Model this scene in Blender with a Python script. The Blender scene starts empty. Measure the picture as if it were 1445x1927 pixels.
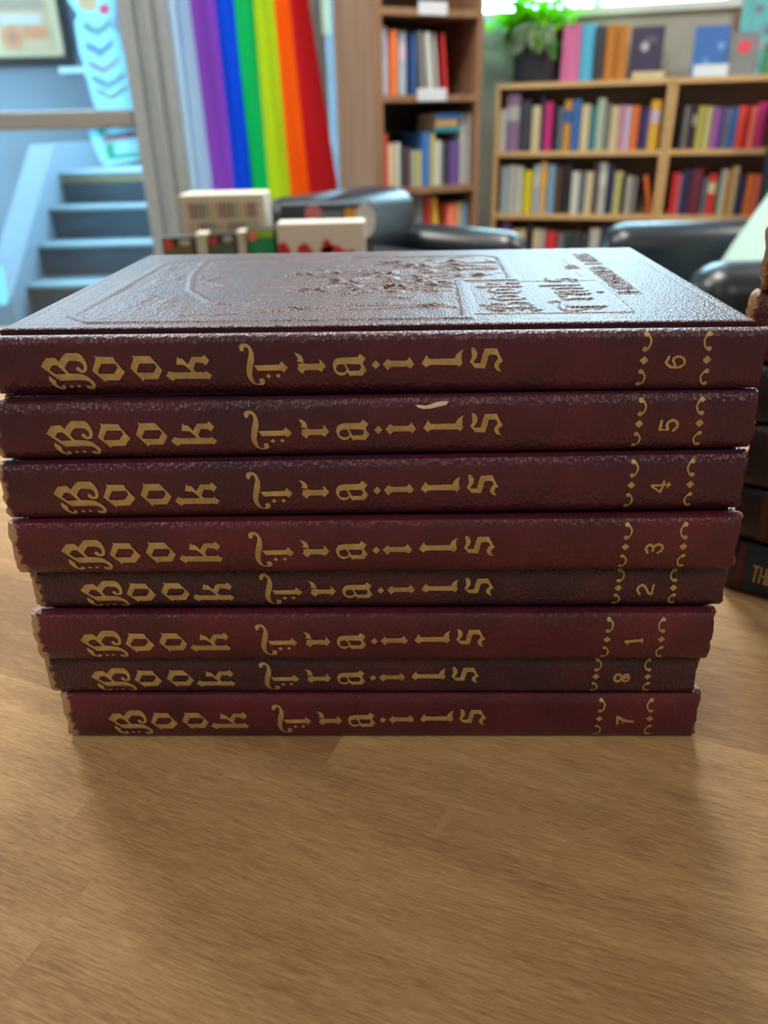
import bpy, bmesh, math, random
import numpy as np
from mathutils import Vector, Matrix, noise
from mathutils.geometry import tessellate_polygon
random.seed(7)
S = bpy.context.scene
C = S.collection
TZ = 0.80                                   # table top height
CAMH = TZ + 0.212

# ------------------------------------------------------------------ camera
F = 1450.0
TH, RO = math.radians(26.8), math.radians(1.34)
FW = Vector((0, math.cos(TH), -math.sin(TH)))
UP0 = Vector((0, math.sin(TH), math.cos(TH)))
R0 = Vector((1, 0, 0))
cr, sr = math.cos(RO), math.sin(RO)
AX = cr*R0 - sr*UP0
AY = sr*R0 + cr*UP0
CAM = Vector((0, 0, CAMH))
cd = bpy.data.cameras.new('camera')
cam = bpy.data.objects.new('camera', cd)
C.objects.link(cam)
cam.matrix_world = Matrix(((AX.x, AY.x, -FW.x, CAM.x), (AX.y, AY.y, -FW.y, CAM.y), (AX.z, AY.z, -FW.z, CAM.z), (0, 0, 0, 1)))
cd.sensor_fit = 'VERTICAL'; cd.sensor_height = 36; cd.sensor_width = 27
cd.lens = F/1927*36
cd.clip_start = 0.01
cd.dof.use_dof = True
cd.dof.focus_distance = 0.255
cd.dof.aperture_fstop = 10.5
S.camera = cam

# ------------------------------------------------------------------ light
S.view_settings.view_transform = 'Standard'
S.view_settings.look = 'None'
S.view_settings.gamma = 1
S.view_settings.use_curve_mapping = False
S.view_settings.exposure = 0.95
w = bpy.data.worlds.new('sky'); S.world = w
w.use_nodes = True
bg = w.node_tree.nodes['Background']
bg.inputs[0].default_value = (0.52, 0.82, 1.0, 1)
bg.inputs[1].default_value = 14.0
FILL_W = 3.6                               # each added fill light

# ------------------------------------------------------------------ helpers
def ray(u, v):
    x, y = u-722.5, -(v-963.5)
    return FW + AX*(x/F) + AY*(y/F)
def onY(u, v, Y):
    r = ray(u, v); return CAM + r*(Y/r.y)
def onZ(u, v, z):
    r = ray(u, v); return CAM + r*((z-CAMH)/r.z)
def onP(u, v, p, n):                        # plane through p with normal n
    r = ray(u, v); return CAM + r*((p-CAM).dot(n)/r.dot(n))
def lin(c):
    return tuple((x/12.92 if x <= .04045 else ((x+.055)/1.055)**2.4) for x in c)
def rgb(r, g, b):
    return lin((r/255, g/255, b/255))
MATS = {}
def mat(name, col, rough=.6, metal=0, bump=0, bscale=200, var=0, vscale=30, coat=0, spec=.5, trans=0):
    if name in MATS: return MATS[name]
    m = bpy.data.materials.new(name); m.use_nodes = True
    nt = m.node_tree; b = nt.nodes['Principled BSDF']
    b.inputs['Base Color'].default_value = (*col, 1)
    b.inputs['Roughness'].default_value = rough
    b.inputs['Metallic'].default_value = metal
    b.inputs['Specular IOR Level'].default_value = spec
    b.inputs['Coat Weight'].default_value = coat
    tc = nt.nodes.new('ShaderNodeTexCoord')
    if var:
        n = nt.nodes.new('ShaderNodeTexNoise'); n.inputs['Scale'].default_value = vscale; n.inputs['Detail'].default_value = 4
        r = nt.nodes.new('ShaderNodeValToRGB')
        r.color_ramp.elements[0].position = .3; r.color_ramp.elements[1].position = .7
        r.color_ramp.elements[0].color = (*[c*(1-var) for c in col], 1)
        r.color_ramp.elements[1].color = (*[min(1, c*(1+var)) for c in col], 1)
        nt.links.new(tc.outputs['Object'], n.inputs['Vector'])
        nt.links.new(n.outputs['Fac'], r.inputs['Fac'])
        nt.links.new(r.outputs['Color'], b.inputs['Base Color'])
    if bump:
        n = nt.nodes.new('ShaderNodeTexNoise'); n.inputs['Scale'].default_value = bscale; n.inputs['Detail'].default_value = 3
        bp = nt.nodes.new('ShaderNodeBump'); bp.inputs['Strength'].default_value = bump; bp.inputs['Distance'].default_value = .002
        nt.links.new(tc.outputs['Object'], n.inputs['Vector'])
        nt.links.new(n.outputs['Fac'], bp.inputs['Height'])
        nt.links.new(bp.outputs['Normal'], b.inputs['Normal'])
    MATS[name] = m
    return m

class MB:
    """collects shapes, builds one mesh object"""
    def __init__(s): s.v = []; s.f = []; s.m = []; s.M = Matrix()
    def add(s, vs, fs, mi=0):
        o = len(s.v)
        s.v += [s.M @ Vector(p) for p in vs]
        s.f += [[i+o for i in f] for f in fs]; s.m += [mi]*len(fs)
    def box(s, x0, x1, y0, y1, z0, z1, mi=0):
        s.add([(x0,y0,z0),(x1,y0,z0),(x1,y1,z0),(x0,y1,z0),(x0,y0,z1),(x1,y0,z1),(x1,y1,z1),(x0,y1,z1)],
              [(0,3,2,1),(4,5,6,7),(0,1,5,4),(1,2,6,5),(2,3,7,6),(3,0,4,7)], mi)
    def prism(s, poly, axis, a, b, mi=0):   # poly in the two other axes
        n = len(poly)
        def P(p, t):
            return {'x': (t, p[0], p[1]), 'y': (p[0], t, p[1]), 'z': (p[0], p[1], t)}[axis]
        s.add([P(p, a) for p in poly]+[P(p, b) for p in poly],
              [list(range(n))[::-1], list(range(n, 2*n))]+[(i, (i+1) % n, n+(i+1) % n, n+i) for i in range(n)], mi)
    def rbox(s, x0, x1, y0, y1, z0, z1, r, mi=0, seg=3):
        bm = bmesh.new()
        bmesh.ops.create_cube(bm, size=1)
        for q in bm.verts:
            q.co = Vector(((x0+x1)/2+q.co.x*(x1-x0), (y0+y1)/2+q.co.y*(y1-y0), (z0+z1)/2+q.co.z*(z1-z0)))
        bmesh.ops.bevel(bm, geom=bm.edges[:], offset=r, segments=seg, affect='EDGES', profile=.5)
        bm.verts.index_update()
        s.add([q.co.copy() for q in bm.verts], [[q.index for q in f.verts] for f in bm.faces], mi); bm.free()
    def tube(s, pts, r, mi=0, n=8, cap=True):
        pts = [Vector(p) for p in pts]; rs = r if isinstance(r, (list, tuple)) else [r]*len(pts)
        vs = []; fs = []
        for i, p in enumerate(pts):
            t = (pts[min(i+1, len(pts)-1)]-pts[max(i-1, 0)]).normalized()
            a = t.cross(Vector((0, 0, 1)) if abs(t.z) < .9 else Vector((1, 0, 0))).normalized(); b = t.cross(a)
            for k in range(n):
                q = 2*math.pi*k/n
                vs.append(p+(a*math.cos(q)+b*math.sin(q))*rs[i])
        for i in range(len(pts)-1):
            for k in range(n):
                fs.append((i*n+k, i*n+(k+1) % n, (i+1)*n+(k+1) % n, (i+1)*n+k))
        if cap: fs += [list(range(n)), list(range((len(pts)-1)*n, len(pts)*n))[::-1]]
        s.add(vs, fs, mi)
    def lathe(s, prof, c, n=24, mi=0):
        vs = []; fs = []
        for r, z in prof:
            for k in range(n):
                q = 2*math.pi*k/n
                vs.append((c[0]+r*math.cos(q), c[1]+r*math.sin(q), c[2]+z))
        for i in range(len(prof)-1):
            for k in range(n):
                fs.append((i*n+k, i*n+(k+1) % n, (i+1)*n+(k+1) % n, (i+1)*n+k))
        s.add(vs, fs, mi)
    def poly(s, outer, holes, fn, mi=0, split=0):    # flat polygon with holes, fn maps 2-D -> 3-D
        loops = [[Vector((p[0], p[1], 0)) for p in L] for L in [outer]+list(holes)]
        flat = [p for L in loops for p in L]
        tris = [tuple(t) for t in tessellate_polygon(loops)]
        if split:
            done = []; todo = tris
            while todo:
                a, b, c = todo.pop()
                es = sorted(((flat[p]-flat[q]).length, p, q, r) for p, q, r in ((a, b, c), (b, c, a), (c, a, b)))
                if es[2][0] > split and len(flat) < 6000:
                    _, p, q, r = es[2]; flat.append((flat[p]+flat[q])/2); k = len(flat)-1
                    todo += [(p, k, r), (k, q, r)]
                else: done.append((a, b, c))
            tris = done
        s.add([fn(p.x, p.y) for p in flat], tris, mi)
    def build(s, name, mats, parent=None, smooth=False, fixn=True):
        me = bpy.data.meshes.new(name)
        me.from_pydata([tuple(p) for p in s.v], [], s.f)
        mats = mats if isinstance(mats, (list, tuple)) else [mats]
        for m in mats: me.materials.append(m)
        me.polygons.foreach_set('material_index', s.m)
        if fixn:
            bm = bmesh.new(); bm.from_mesh(me); bmesh.ops.recalc_face_normals(bm, faces=bm.faces[:]); bm.to_mesh(me); bm.free()
        if smooth:
            me.polygons.foreach_set('use_smooth', [True]*len(me.polygons))
            try: me.set_sharp_from_angle(angle=math.radians(40))
            except Exception: pass
        me.update()
        o = bpy.data.objects.new(name, me); C.objects.link(o)
        if parent: o.parent = parent
        return o
def tag(o, label=None, cat=None, group=None, kind=None):
    if label: o['label'] = label
    if cat: o['category'] = cat
    if group: o['group'] = group
    if kind: o['kind'] = kind
    return o
def thing(name, label, cat, loc=(0, 0, 0), rz=0, group=None):
    o = bpy.data.objects.new(name, None); C.objects.link(o)
    o.location = loc; o.rotation_euler = (0, 0, rz); o.empty_display_size = .05
    return tag(o, label, cat, group)
def struct(name, mb, m, parent=None, smooth=False):
    o = mb.build(name, m, parent, smooth)
    if not parent: o['kind'] = 'structure'
    return o
def one(fn):
    m = MB(); fn(m); return m

# ------------------------------------------------------------------ materials
def wood_mat(name, c0, c1, scale=(2, 40, 40), rough=.45):
    m = bpy.data.materials.new(name); m.use_nodes = True
    nt = m.node_tree; b = nt.nodes['Principled BSDF']; b.inputs['Roughness'].default_value = rough
    tc = nt.nodes.new('ShaderNodeTexCoord'); mp = nt.nodes.new('ShaderNodeMapping'); mp.inputs['Scale'].default_value = scale
    n = nt.nodes.new('ShaderNodeTexNoise'); n.inputs['Scale'].default_value = 1.0; n.inputs['Detail'].default_value = 5
    r = nt.nodes.new('ShaderNodeValToRGB')
    r.color_ramp.elements[0].position = .3; r.color_ramp.elements[1].position = .72
    r.color_ramp.elements[0].color = (*c0, 1); r.color_ramp.elements[1].color = (*c1, 1)
    nt.links.new(tc.outputs['Object'], mp.inputs['Vector']); nt.links.new(mp.outputs['Vector'], n.inputs['Vector'])
    nt.links.new(n.outputs['Fac'], r.inputs['Fac']); nt.links.new(r.outputs['Color'], b.inputs['Base Color'])
    return m
PINE = wood_mat('pale_pine', rgb(200, 160, 108), rgb(226, 190, 136), (3, 60, 60))
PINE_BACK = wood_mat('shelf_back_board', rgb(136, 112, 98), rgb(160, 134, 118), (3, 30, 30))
BROWN = wood_mat('brown_veneer', rgb(122, 91, 68), rgb(150, 116, 90), (20, 20, 2), .75)
BROWN.node_tree.nodes['Principled BSDF'].inputs['Specular IOR Level'].default_value = .2
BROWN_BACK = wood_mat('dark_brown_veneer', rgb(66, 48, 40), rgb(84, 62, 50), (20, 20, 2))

def laminate():
    m = bpy.data.materials.new('oak_strip_laminate'); m.use_nodes = True
    nt = m.node_tree; N = nt.nodes; L = nt.links; b = N['Principled BSDF']
    tc = N.new('ShaderNodeTexCoord'); mp = N.new('ShaderNodeMapping')
    mp.inputs['Rotation'].default_value = (0, 0, math.radians(22.5))
    L.new(tc.outputs['Object'], mp.inputs['Vector'])
    sx = N.new('ShaderNodeSeparateXYZ'); L.new(mp.outputs['Vector'], sx.inputs[0])
    def math_(op, a, bb=None):
        n = N.new('ShaderNodeMath'); n.operation = op
        for i, q in enumerate((a, bb)):
            if q is None: continue
            if isinstance(q, (int, float)): n.inputs[i].default_value = q
            else: L.new(q, n.inputs[i])
        return n.outputs[0]
    v = math_('DIVIDE', math_('ADD', sx.outputs[1], .0446), .064)
    row = math_('FLOOR', v)
    wn = N.new('ShaderNodeTexWhiteNoise'); wn.noise_dimensions = '1D'; L.new(row, wn.inputs['W'])
    u = math_('ADD', math_('DIVIDE', sx.outputs[0], .42), math_('MULTIPLY', wn.outputs['Value'], 7.3))
    col = math_('FLOOR', u)
    cid = N.new('ShaderNodeCombineXYZ'); L.new(col, cid.inputs[0]); L.new(row, cid.inputs[1])
    wn2 = N.new('ShaderNodeTexWhiteNoise'); wn2.noise_dimensions = '2D'; L.new(cid.outputs[0], wn2.inputs['Vector'])
    # seams
    fv = math_('FRACT', v); fu = math_('FRACT', u)
    off = N.new('ShaderNodeVectorMath'); off.operation = 'MULTIPLY_ADD'
    L.new(wn2.outputs['Color'], off.inputs[0]); off.inputs[1].default_value = (3, 3, 3); L.new(mp.outputs['Vector'], off.inputs[2])
    # soft wandering of the grain
    wnd = N.new('ShaderNodeTexNoise'); wnd.inputs['Scale'].default_value = 5; wnd.inputs['Detail'].default_value = 2
    L.new(off.outputs[0], wnd.inputs['Vector'])
    wv = math_('MULTIPLY', math_('SUBTRACT', wnd.outputs['Fac'], .5), .014)
    s2 = N.new('ShaderNodeSeparateXYZ'); L.new(off.outputs[0], s2.inputs[0])
    cb = N.new('ShaderNodeCombineXYZ'); L.new(s2.outputs[0], cb.inputs[0]); L.new(math_('ADD', s2.outputs[1], wv), cb.inputs[1])
    def grain(sc, det):
        q = N.new('ShaderNodeMapping'); q.inputs['Scale'].default_value = sc; L.new(cb.outputs[0], q.inputs['Vector'])
        n = N.new('ShaderNodeTexNoise'); n.inputs['Scale'].default_value = 1; n.inputs['Detail'].default_value = det; n.inputs['Roughness'].default_value = .6
        L.new(q.outputs[0], n.inputs['Vector']); return n.outputs['Fac']
    g1 = grain((7, 60, 1), 3); g2 = grain((80, 1300, 1), 3); g3 = grain((200, 3200, 1), 2)
    t = math_('ADD', math_('MULTIPLY', g1, .30), math_('ADD', math_('MULTIPLY', g2, .42), math_('MULTIPLY', g3, .30)))
    t = math_('ADD', t, math_('MULTIPLY', math_('SUBTRACT', wn2.outputs['Value'], .5), .2))
    r = N.new('ShaderNodeValToRGB'); e = r.color_ramp.elements
    e[0].position = .40; e[0].color = (*rgb(144, 108, 70), 1); e[1].position = .66; e[1].color = (*rgb(204, 168, 120), 1)
    x = e.new(.53); x.color = (*rgb(180, 141, 97), 1)
    L.new(t, r.inputs['Fac'])
    L.new(r.outputs['Color'], b.inputs['Base Color'])
    b.inputs['Roughness'].default_value = .72
    b.inputs['Specular IOR Level'].default_value = .45
    bp = N.new('ShaderNodeBump'); bp.inputs['Strength'].default_value = .12; bp.inputs['Distance'].default_value = .0006
    L.new(g2, bp.inputs['Height']); L.new(bp.outputs['Normal'], b.inputs['Normal'])
    return m
LAMINATE = laminate()

def leather(name, c, dark, worn=rgb(176, 140, 108), seed=0., edge=.1191, amp=.003, gb=.5, rough=.38, gs=760):
    m = bpy.data.materials.new(name); m.use_nodes = True
    nt = m.node_tree; N = nt.nodes; L = nt.links; b = N['Principled BSDF']
    tc = N.new('ShaderNodeTexCoord')
    off = N.new('ShaderNodeVectorMath'); off.operation = 'ADD'; off.inputs[1].default_value = (seed, seed*2.1, seed*.7)
    L.new(tc.outputs['Object'], off.inputs[0])
    n = N.new('ShaderNodeTexNoise'); n.inputs['Scale'].default_value = 45; n.inputs['Detail'].default_value = 5
    L.new(off.outputs[0], n.inputs['Vector'])
    r = N.new('ShaderNodeValToRGB'); r.color_ramp.elements[0].position = .35; r.color_ramp.elements[1].position = .68
    r.color_ramp.elements[0].color = (*dark, 1); r.color_ramp.elements[1].color = (*c, 1)
    L.new(n.outputs['Fac'], r.inputs['Fac'])
    # rubbed ends
    sx = N.new('ShaderNodeSeparateXYZ'); L.new(tc.outputs['Object'], sx.inputs[0])
    ab = N.new('ShaderNodeMath'); ab.operation = 'ABSOLUTE'; sh = N.new('ShaderNodeMath'); sh.operation = 'SUBTRACT'; sh.inputs[1].default_value = .0016; L.new(sx.outputs[0], sh.inputs[0]); L.new(sh.outputs[0], ab.inputs[0])
    n2 = N.new('ShaderNodeTexNoise'); n2.inputs['Scale'].default_value = 420; n2.inputs['Detail'].default_value = 4
    L.new(off.outputs[0], n2.inputs['Vector'])
    ma = N.new('ShaderNodeMath'); ma.operation = 'MULTIPLY_ADD'; ma.inputs[1].default_value = amp*2; L.new(n2.outputs['Fac'], ma.inputs[0]); L.new(ab.outputs[0], ma.inputs[2])
    mr = N.new('ShaderNodeMapRange'); mr.inputs['From Min'].default_value = edge+amp; mr.inputs['From Max'].default_value = edge+amp+.0014
    L.new(ma.outputs[0], mr.inputs['Value'])
    mx = N.new('ShaderNodeMix'); mx.data_type = 'RGBA'; mx.inputs[7].default_value = (*worn, 1)
    L.new(mr.outputs['Result'], mx.inputs[0]); L.new(r.outputs['Color'], mx.inputs[6])
    L.new(mx.outputs[2], b.inputs['Base Color'])
    b.inputs['Roughness'].default_value = rough
    vo = N.new('ShaderNodeTexVoronoi'); vo.inputs['Scale'].default_value = gs
    mp = N.new('ShaderNodeMapping'); mp.inputs['Scale'].default_value = (1.15, 1, .75); L.new(off.outputs[0], mp.inputs['Vector'])
    n3 = N.new('ShaderNodeTexNoise'); n3.inputs['Scale'].default_value = 500; n3.inputs['Detail'].default_value = 2
    L.new(mp.outputs[0], n3.inputs['Vector'])
    ad = N.new('ShaderNodeVectorMath'); ad.operation = 'MULTIPLY_ADD'; ad.inputs[1].default_value = (.0012,)*3
    L.new(n3.outputs['Color'], ad.inputs[0]); L.new(mp.outputs[0], ad.inputs[2]); L.new(ad.outputs[0], vo.inputs['Vector'])
    bp = N.new('ShaderNodeBump'); bp.inputs['Strength'].default_value = gb; bp.inputs['Distance'].default_value = .0007
    L.new(vo.outputs['Distance'], bp.inputs['Height']); L.new(bp.outputs['Normal'], b.inputs['Normal'])
    return m
GOLD = mat('rubbed_gold_foil', rgb(188, 162, 106), .45, .35, .25, 900, .22, 180)
PAPER = mat('aged_page_edges', rgb(206, 188, 152), .85, bump=.4, bscale=600)
WEAR = mat('frayed_board', rgb(176, 140, 108), .9, bump=.6, bscale=700, var=.3, vscale=300)
CHIP = mat('bare_paper_chip', rgb(214, 200, 172), .85)
BLACK_LEATHER = mat('black_leather', rgb(14, 25, 37), .32, bump=.15, bscale=160, spec=.6)
WHITE_PAINT = mat('white_frame_paint', rgb(206, 212, 214), .45, var=.05)
GREY_PAINT = mat('grey_frame_paint', rgb(140, 150, 154), .5, var=.06)
WALL = mat('grey_plaster', rgb(176, 170, 158), .85, bump=.2, bscale=60, var=.08, vscale=5)
PALE_WALL = mat('pale_plaster', rgb(200, 196, 186), .85, var=.05, vscale=4)
CEIL = mat('ceiling_white', rgb(224, 220, 210), .9)

def glass_mat():
    m = bpy.data.materials.new('clear_pane'); m.use_nodes = True
    nt = m.node_tree; N = nt.nodes
    N.remove(N['Principled BSDF'])
    t = N.new('ShaderNodeBsdfTransparent'); t.inputs[0].default_value = (.93, .97, .98, 1)
    g = N.new('ShaderNodeBsdfGlossy'); g.inputs['Roughness'].default_value = .02
    mx = N.new('ShaderNodeMixShader'); mx.inputs[0].default_value = .06
    nt.links.new(t.outputs[0], mx.inputs[1]); nt.links.new(g.outputs[0], mx.inputs[2])
    nt.links.new(mx.outputs[0], N['Material Output'].inputs[0])
    return m
GLASS = glass_mat()
def thin_mat(name, col, tr=.6, rough=.7):
    if name in MATS: return MATS[name]
    m = bpy.data.materials.new(name); m.use_nodes = True
    nt = m.node_tree; N = nt.nodes; b = N['Principled BSDF']
    b.inputs['Base Color'].default_value = (*col, 1); b.inputs['Roughness'].default_value = rough; b.inputs['Specular IOR Level'].default_value = .15
    t = N.new('ShaderNodeBsdfTranslucent'); t.inputs[0].default_value = (*col, 1)
    tc = N.new('ShaderNodeTexCoord'); n = N.new('ShaderNodeTexNoise'); n.inputs['Scale'].default_value = 900
    bp = N.new('ShaderNodeBump'); bp.inputs['Strength'].default_value = .1; bp.inputs['Distance'].default_value = .001
    nt.links.new(tc.outputs['Object'], n.inputs['Vector']); nt.links.new(n.outputs['Fac'], bp.inputs['Height']); nt.links.new(bp.outputs['Normal'], b.inputs['Normal'])
    mx = N.new('ShaderNodeMixShader'); mx.inputs[0].default_value = tr
    nt.links.new(b.outputs[0], mx.inputs[1]); nt.links.new(t.outputs[0], mx.inputs[2])
    nt.links.new(mx.outputs[0], N['Material Output'].inputs[0])
    MATS[name] = m
    return m

# ================================================================== ROOM
WY = 3.6                                    # inner face of the window wall
struct('floor', one(lambda m: m.box(-3.4, 3.4, -3.2, 5.0, -.05, 0)), wood_mat('floor_boards', rgb(150, 112, 76), rgb(184, 144, 100), (2, 14, 14), .4))
struct('ceiling', one(lambda m: m.box(-3.4, 3.4, -3.2, 5.0, 2.7, 2.8)), CEIL)
struct('wall_left', one(lambda m: m.box(-3.5, -3.4, -3.2, WY, 0, 2.7)), PALE_WALL)
struct('wall_right', one(lambda m: m.box(3.4, 3.5, -3.2, 3.4, 0, 2.7)), PALE_WALL)
struct('wall_behind', one(lambda m: m.box(-3.4, 3.4, -3.3, -3.2, 0, 2.7)), PALE_WALL)
# window wall, with a door opening and a window opening
DX0, DX1 = -2.02, -.985
WX0, WX1 = -.80, -.10
def wf(m):
    m.box(-3.4, DX0, WY, WY+.16, 0, 2.7)
    m.box(DX0, DX1, WY, WY+.16, 2.2, 2.7)
    m.box(DX1, WX0, WY, WY+.16, 0, 2.7)
    m.box(WX0, WX1, WY, WY+.16, 0, .30)
    m.box(WX0, WX1, WY, WY+.16, 2.35, 2.7)
    m.box(WX1, .05, WY, WY+.16, 0, 2.7)
    m.box(.05, .17, WY, 5.0, 0, 2.7)
struct('wall_front', one(wf), mat('grey_green_trim_paint', rgb(142, 154, 158), .55, var=.07, vscale=6))
# jamb mouldings on the post between door and window
def tr(m):
    m.box(DX1-.005, DX1+.05, WY-.03, WY, 0, 2.25)
    m.box(DX1+.085, DX1+.12, WY-.018, WY, 0, 2.25)
    m.box(WX0-.04, WX0+.002, WY-.03, WY, 0, 2.4)
struct('trim_1', one(tr), GREY_PAINT)
# door leaf
d = thing('door_1', None, None, (0, 0, 0)); d['kind'] = 'structure'
def dl(m):
    y0, y1 = WY+.03, WY+.075
    m.box(DX0, DX0+.09, y0, y1, .01, 2.2)
    m.box(DX1-.018, DX1, y0, y1, .01, 2.2)
    m.box(DX0+.09, DX1-.018, y0, y1, .01, .14)
    m.box(DX0+.09, DX1-.018, y0, y1, 2.1, 2.2)
one(dl).build('door_frame', GREY_PAINT, d)
one(lambda m: m.rbox(DX0+.09, DX1-.018, WY+.005, WY+.07, 1.015, 1.085, .012)).build('push_rail', mat('brushed_rail', rgb(146, 148, 144), .4, .3), d)
one(lambda m: m.box(DX0+.09, DX1-.018, WY+.05, WY+.056, .14, 2.1)).build('pane', GLASS, d)
# window 1, white frame and grey mullion
wn = thing('window_1', None, None); wn['kind'] = 'structure'
def wfr(m):
    y0, y1 = WY+.0, WY+.10
    m.box(WX0+.002, WX0+.03, y0-.01, y1, .30, 2.35)
    m.box(WX0+.03, WX0+.062, y0+.02, y1, .30, 2.35)
    m.box(WX0+.062, WX0+.092, y0+.005, y1, .30, 2.35)
    m.box(WX0+.092, WX1, y0, y1, .30, .36)
    m.box(WX0+.092, WX1, y0, y1, 2.29, 2.35)
one(wfr).build('window_frame', mat('pale_blue_white_frame', rgb(164, 204, 228), .4), wn)
def mul(m):
    m.box(-.262, -.225, WY-.02, WY+.08, .36, 2.29)
    m.box(-.225, -.188, WY, WY+.07, .36, 2.29)
one(mul).build('mullion', GREY_PAINT, wn)
one(lambda m: (m.box(WX0+.092, -.262, WY+.05, WY+.056, .36, 2.29), m.box(-.188, WX1, WY+.05, WY+.056, .36, 2.29))).build('pane', GLASS, wn)

# the angled wall behind the low bookcases
A20 = math.radians(-17)
E1 = Vector((math.cos(A20), math.sin(A20), 0)); E2 = Vector((-E1.y, E1.x, 0))
OB = Vector((.535, 4.16, 0))                # front left foot of the left bookcase
WB = .31                                    # wall plane behind the bookcase fronts
def frame(org, e1):
    e2 = Vector((-e1.y, e1.x, 0))
    return Matrix(((e1.x, e2.x, 0, org.x), (e1.y, e2.y, 0, org.y), (0, 0, 1, org.z), (0, 0, 0, 1)))
MW = frame(OB, E1)
def onWall(u, v, off=WB):
    p = onP(u, v, OB+E2*off, E2); return MW.inverted() @ p
a0 = onWall(880, 30).x; a1 = onWall(1386, 10).x; zs = onWall(1240, 12).z
AL, AR = -.62, 3.1
def wr(m):
    m.M = MW
    m.box(AL, AR, WB, WB+.14, 0, zs)
    m.box(AL, AR, WB, WB+.14, 2.4, 2.7)
    m.box(AL, a0, WB, WB+.14, zs, 2.4)
    m.box(a1, AR, WB, WB+.14, zs, 2.4)
struct('wall_back', one(wr), WALL)
wn2 = thing('window_2', None, None); wn2['kind'] = 'structure'
def w2(m):
    m.M = MW
    m.box(a0, a0+.04, WB, WB+.1, zs, 2.4); m.box(a1-.04, a1, WB, WB+.1, zs, 2.4)
    m.box(a0, a1, WB, WB+.1, 2.36, 2.4)
    k = (a0+a1)/2; m.box(k-.025, k+.025, WB+.03, WB+.1, zs, 2.4)
one(w2).build('window_frame', WHITE_PAINT, wn2)
one(lambda m: (setattr(m, 'M', MW), m.box(a0-.02, a1+.02, WB-.035, WB+.1, zs-.022, zs+.012))).build('window_sill', mat('sill_paint', rgb(214, 216, 206), .4), wn2)
one(lambda m: (setattr(m, 'M', MW), m.box(a0+.04, a1-.04, WB+.06, WB+.066, zs+.012, 2.36))).build('pane', GLASS, wn2)
# brown post on the wall right of the high window
pa = onWall(1378, 60).x; pb = onWall(1393, 60).x
struct('trim_2', one(lambda m: (setattr(m, 'M', MW), m.box(pa, pb+.03, WB-.02, WB, 1.22, 2.7))), wood_mat('brown_post', rgb(140, 104, 76), rgb(160, 124, 92), (20, 20, 2)))

# ================================================================== OUTSIDE STAIRWELL
BLUE = mat('blue_painted_brick', rgb(54, 66, 78), .8, bump=.4, bscale=14, var=.16, vscale=2.6)
struct('ground', one(lambda m: m.box(-5.2, .05, WY+.16, 7.0, -.06, -.004)), mat('pale_paving', rgb(140, 122, 92), .85, var=.06))
struct('wall_outside', one(lambda m: (m.box(-5.2, .05, 6.7, 6.85, 0, 1.9))), BLUE)
st = thing('staircase', 'blue painted concrete stairs seen through the glass door', 'staircase')
SX0, SX1 = -2.10, -.85
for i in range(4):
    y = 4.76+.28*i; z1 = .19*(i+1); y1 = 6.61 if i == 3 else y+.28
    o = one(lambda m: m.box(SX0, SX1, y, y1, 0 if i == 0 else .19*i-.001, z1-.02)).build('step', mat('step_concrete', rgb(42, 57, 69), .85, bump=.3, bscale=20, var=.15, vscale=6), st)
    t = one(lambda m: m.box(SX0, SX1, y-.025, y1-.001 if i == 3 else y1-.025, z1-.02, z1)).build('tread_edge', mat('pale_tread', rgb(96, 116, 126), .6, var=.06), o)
one(lambda m: m.box(SX0, SX1, 5.597, 5.60, .70, .738)).build('tan_strip', mat('tan_strip', rgb(130, 112, 76), .7), st)
def curb(m):
    m.prism([(4.5, 0), (4.5, .16), (5.6, .93), (6.61, .93), (6.61, 0)], 'x', SX0-.16, SX0, 0)
one(curb).build('stair_curb', mat('curb_paint', rgb(76, 92, 106), .8, var=.08), st)
def dd(m): m.box(-2.26, -1.55, 6.66, 6.70, .76, 1.52)
o = struct('door_2', one(dd), mat('dark_doorway', rgb(36, 48, 62), .7))
one(lambda m: m.box(-2.34, -1.5, 6.62, 6.70, 1.39, 1.43)).build('lintel', mat('pale_tread', (1, 1, 1)), o)

struct('roof_overhang', one(lambda m: m.box(-5.2, .05, WY+.16, 6.1, 2.72, 2.84)), mat('concrete_soffit', rgb(150, 152, 150), .85))  # unseen slab added to hold back sky light over the stairwell
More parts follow.
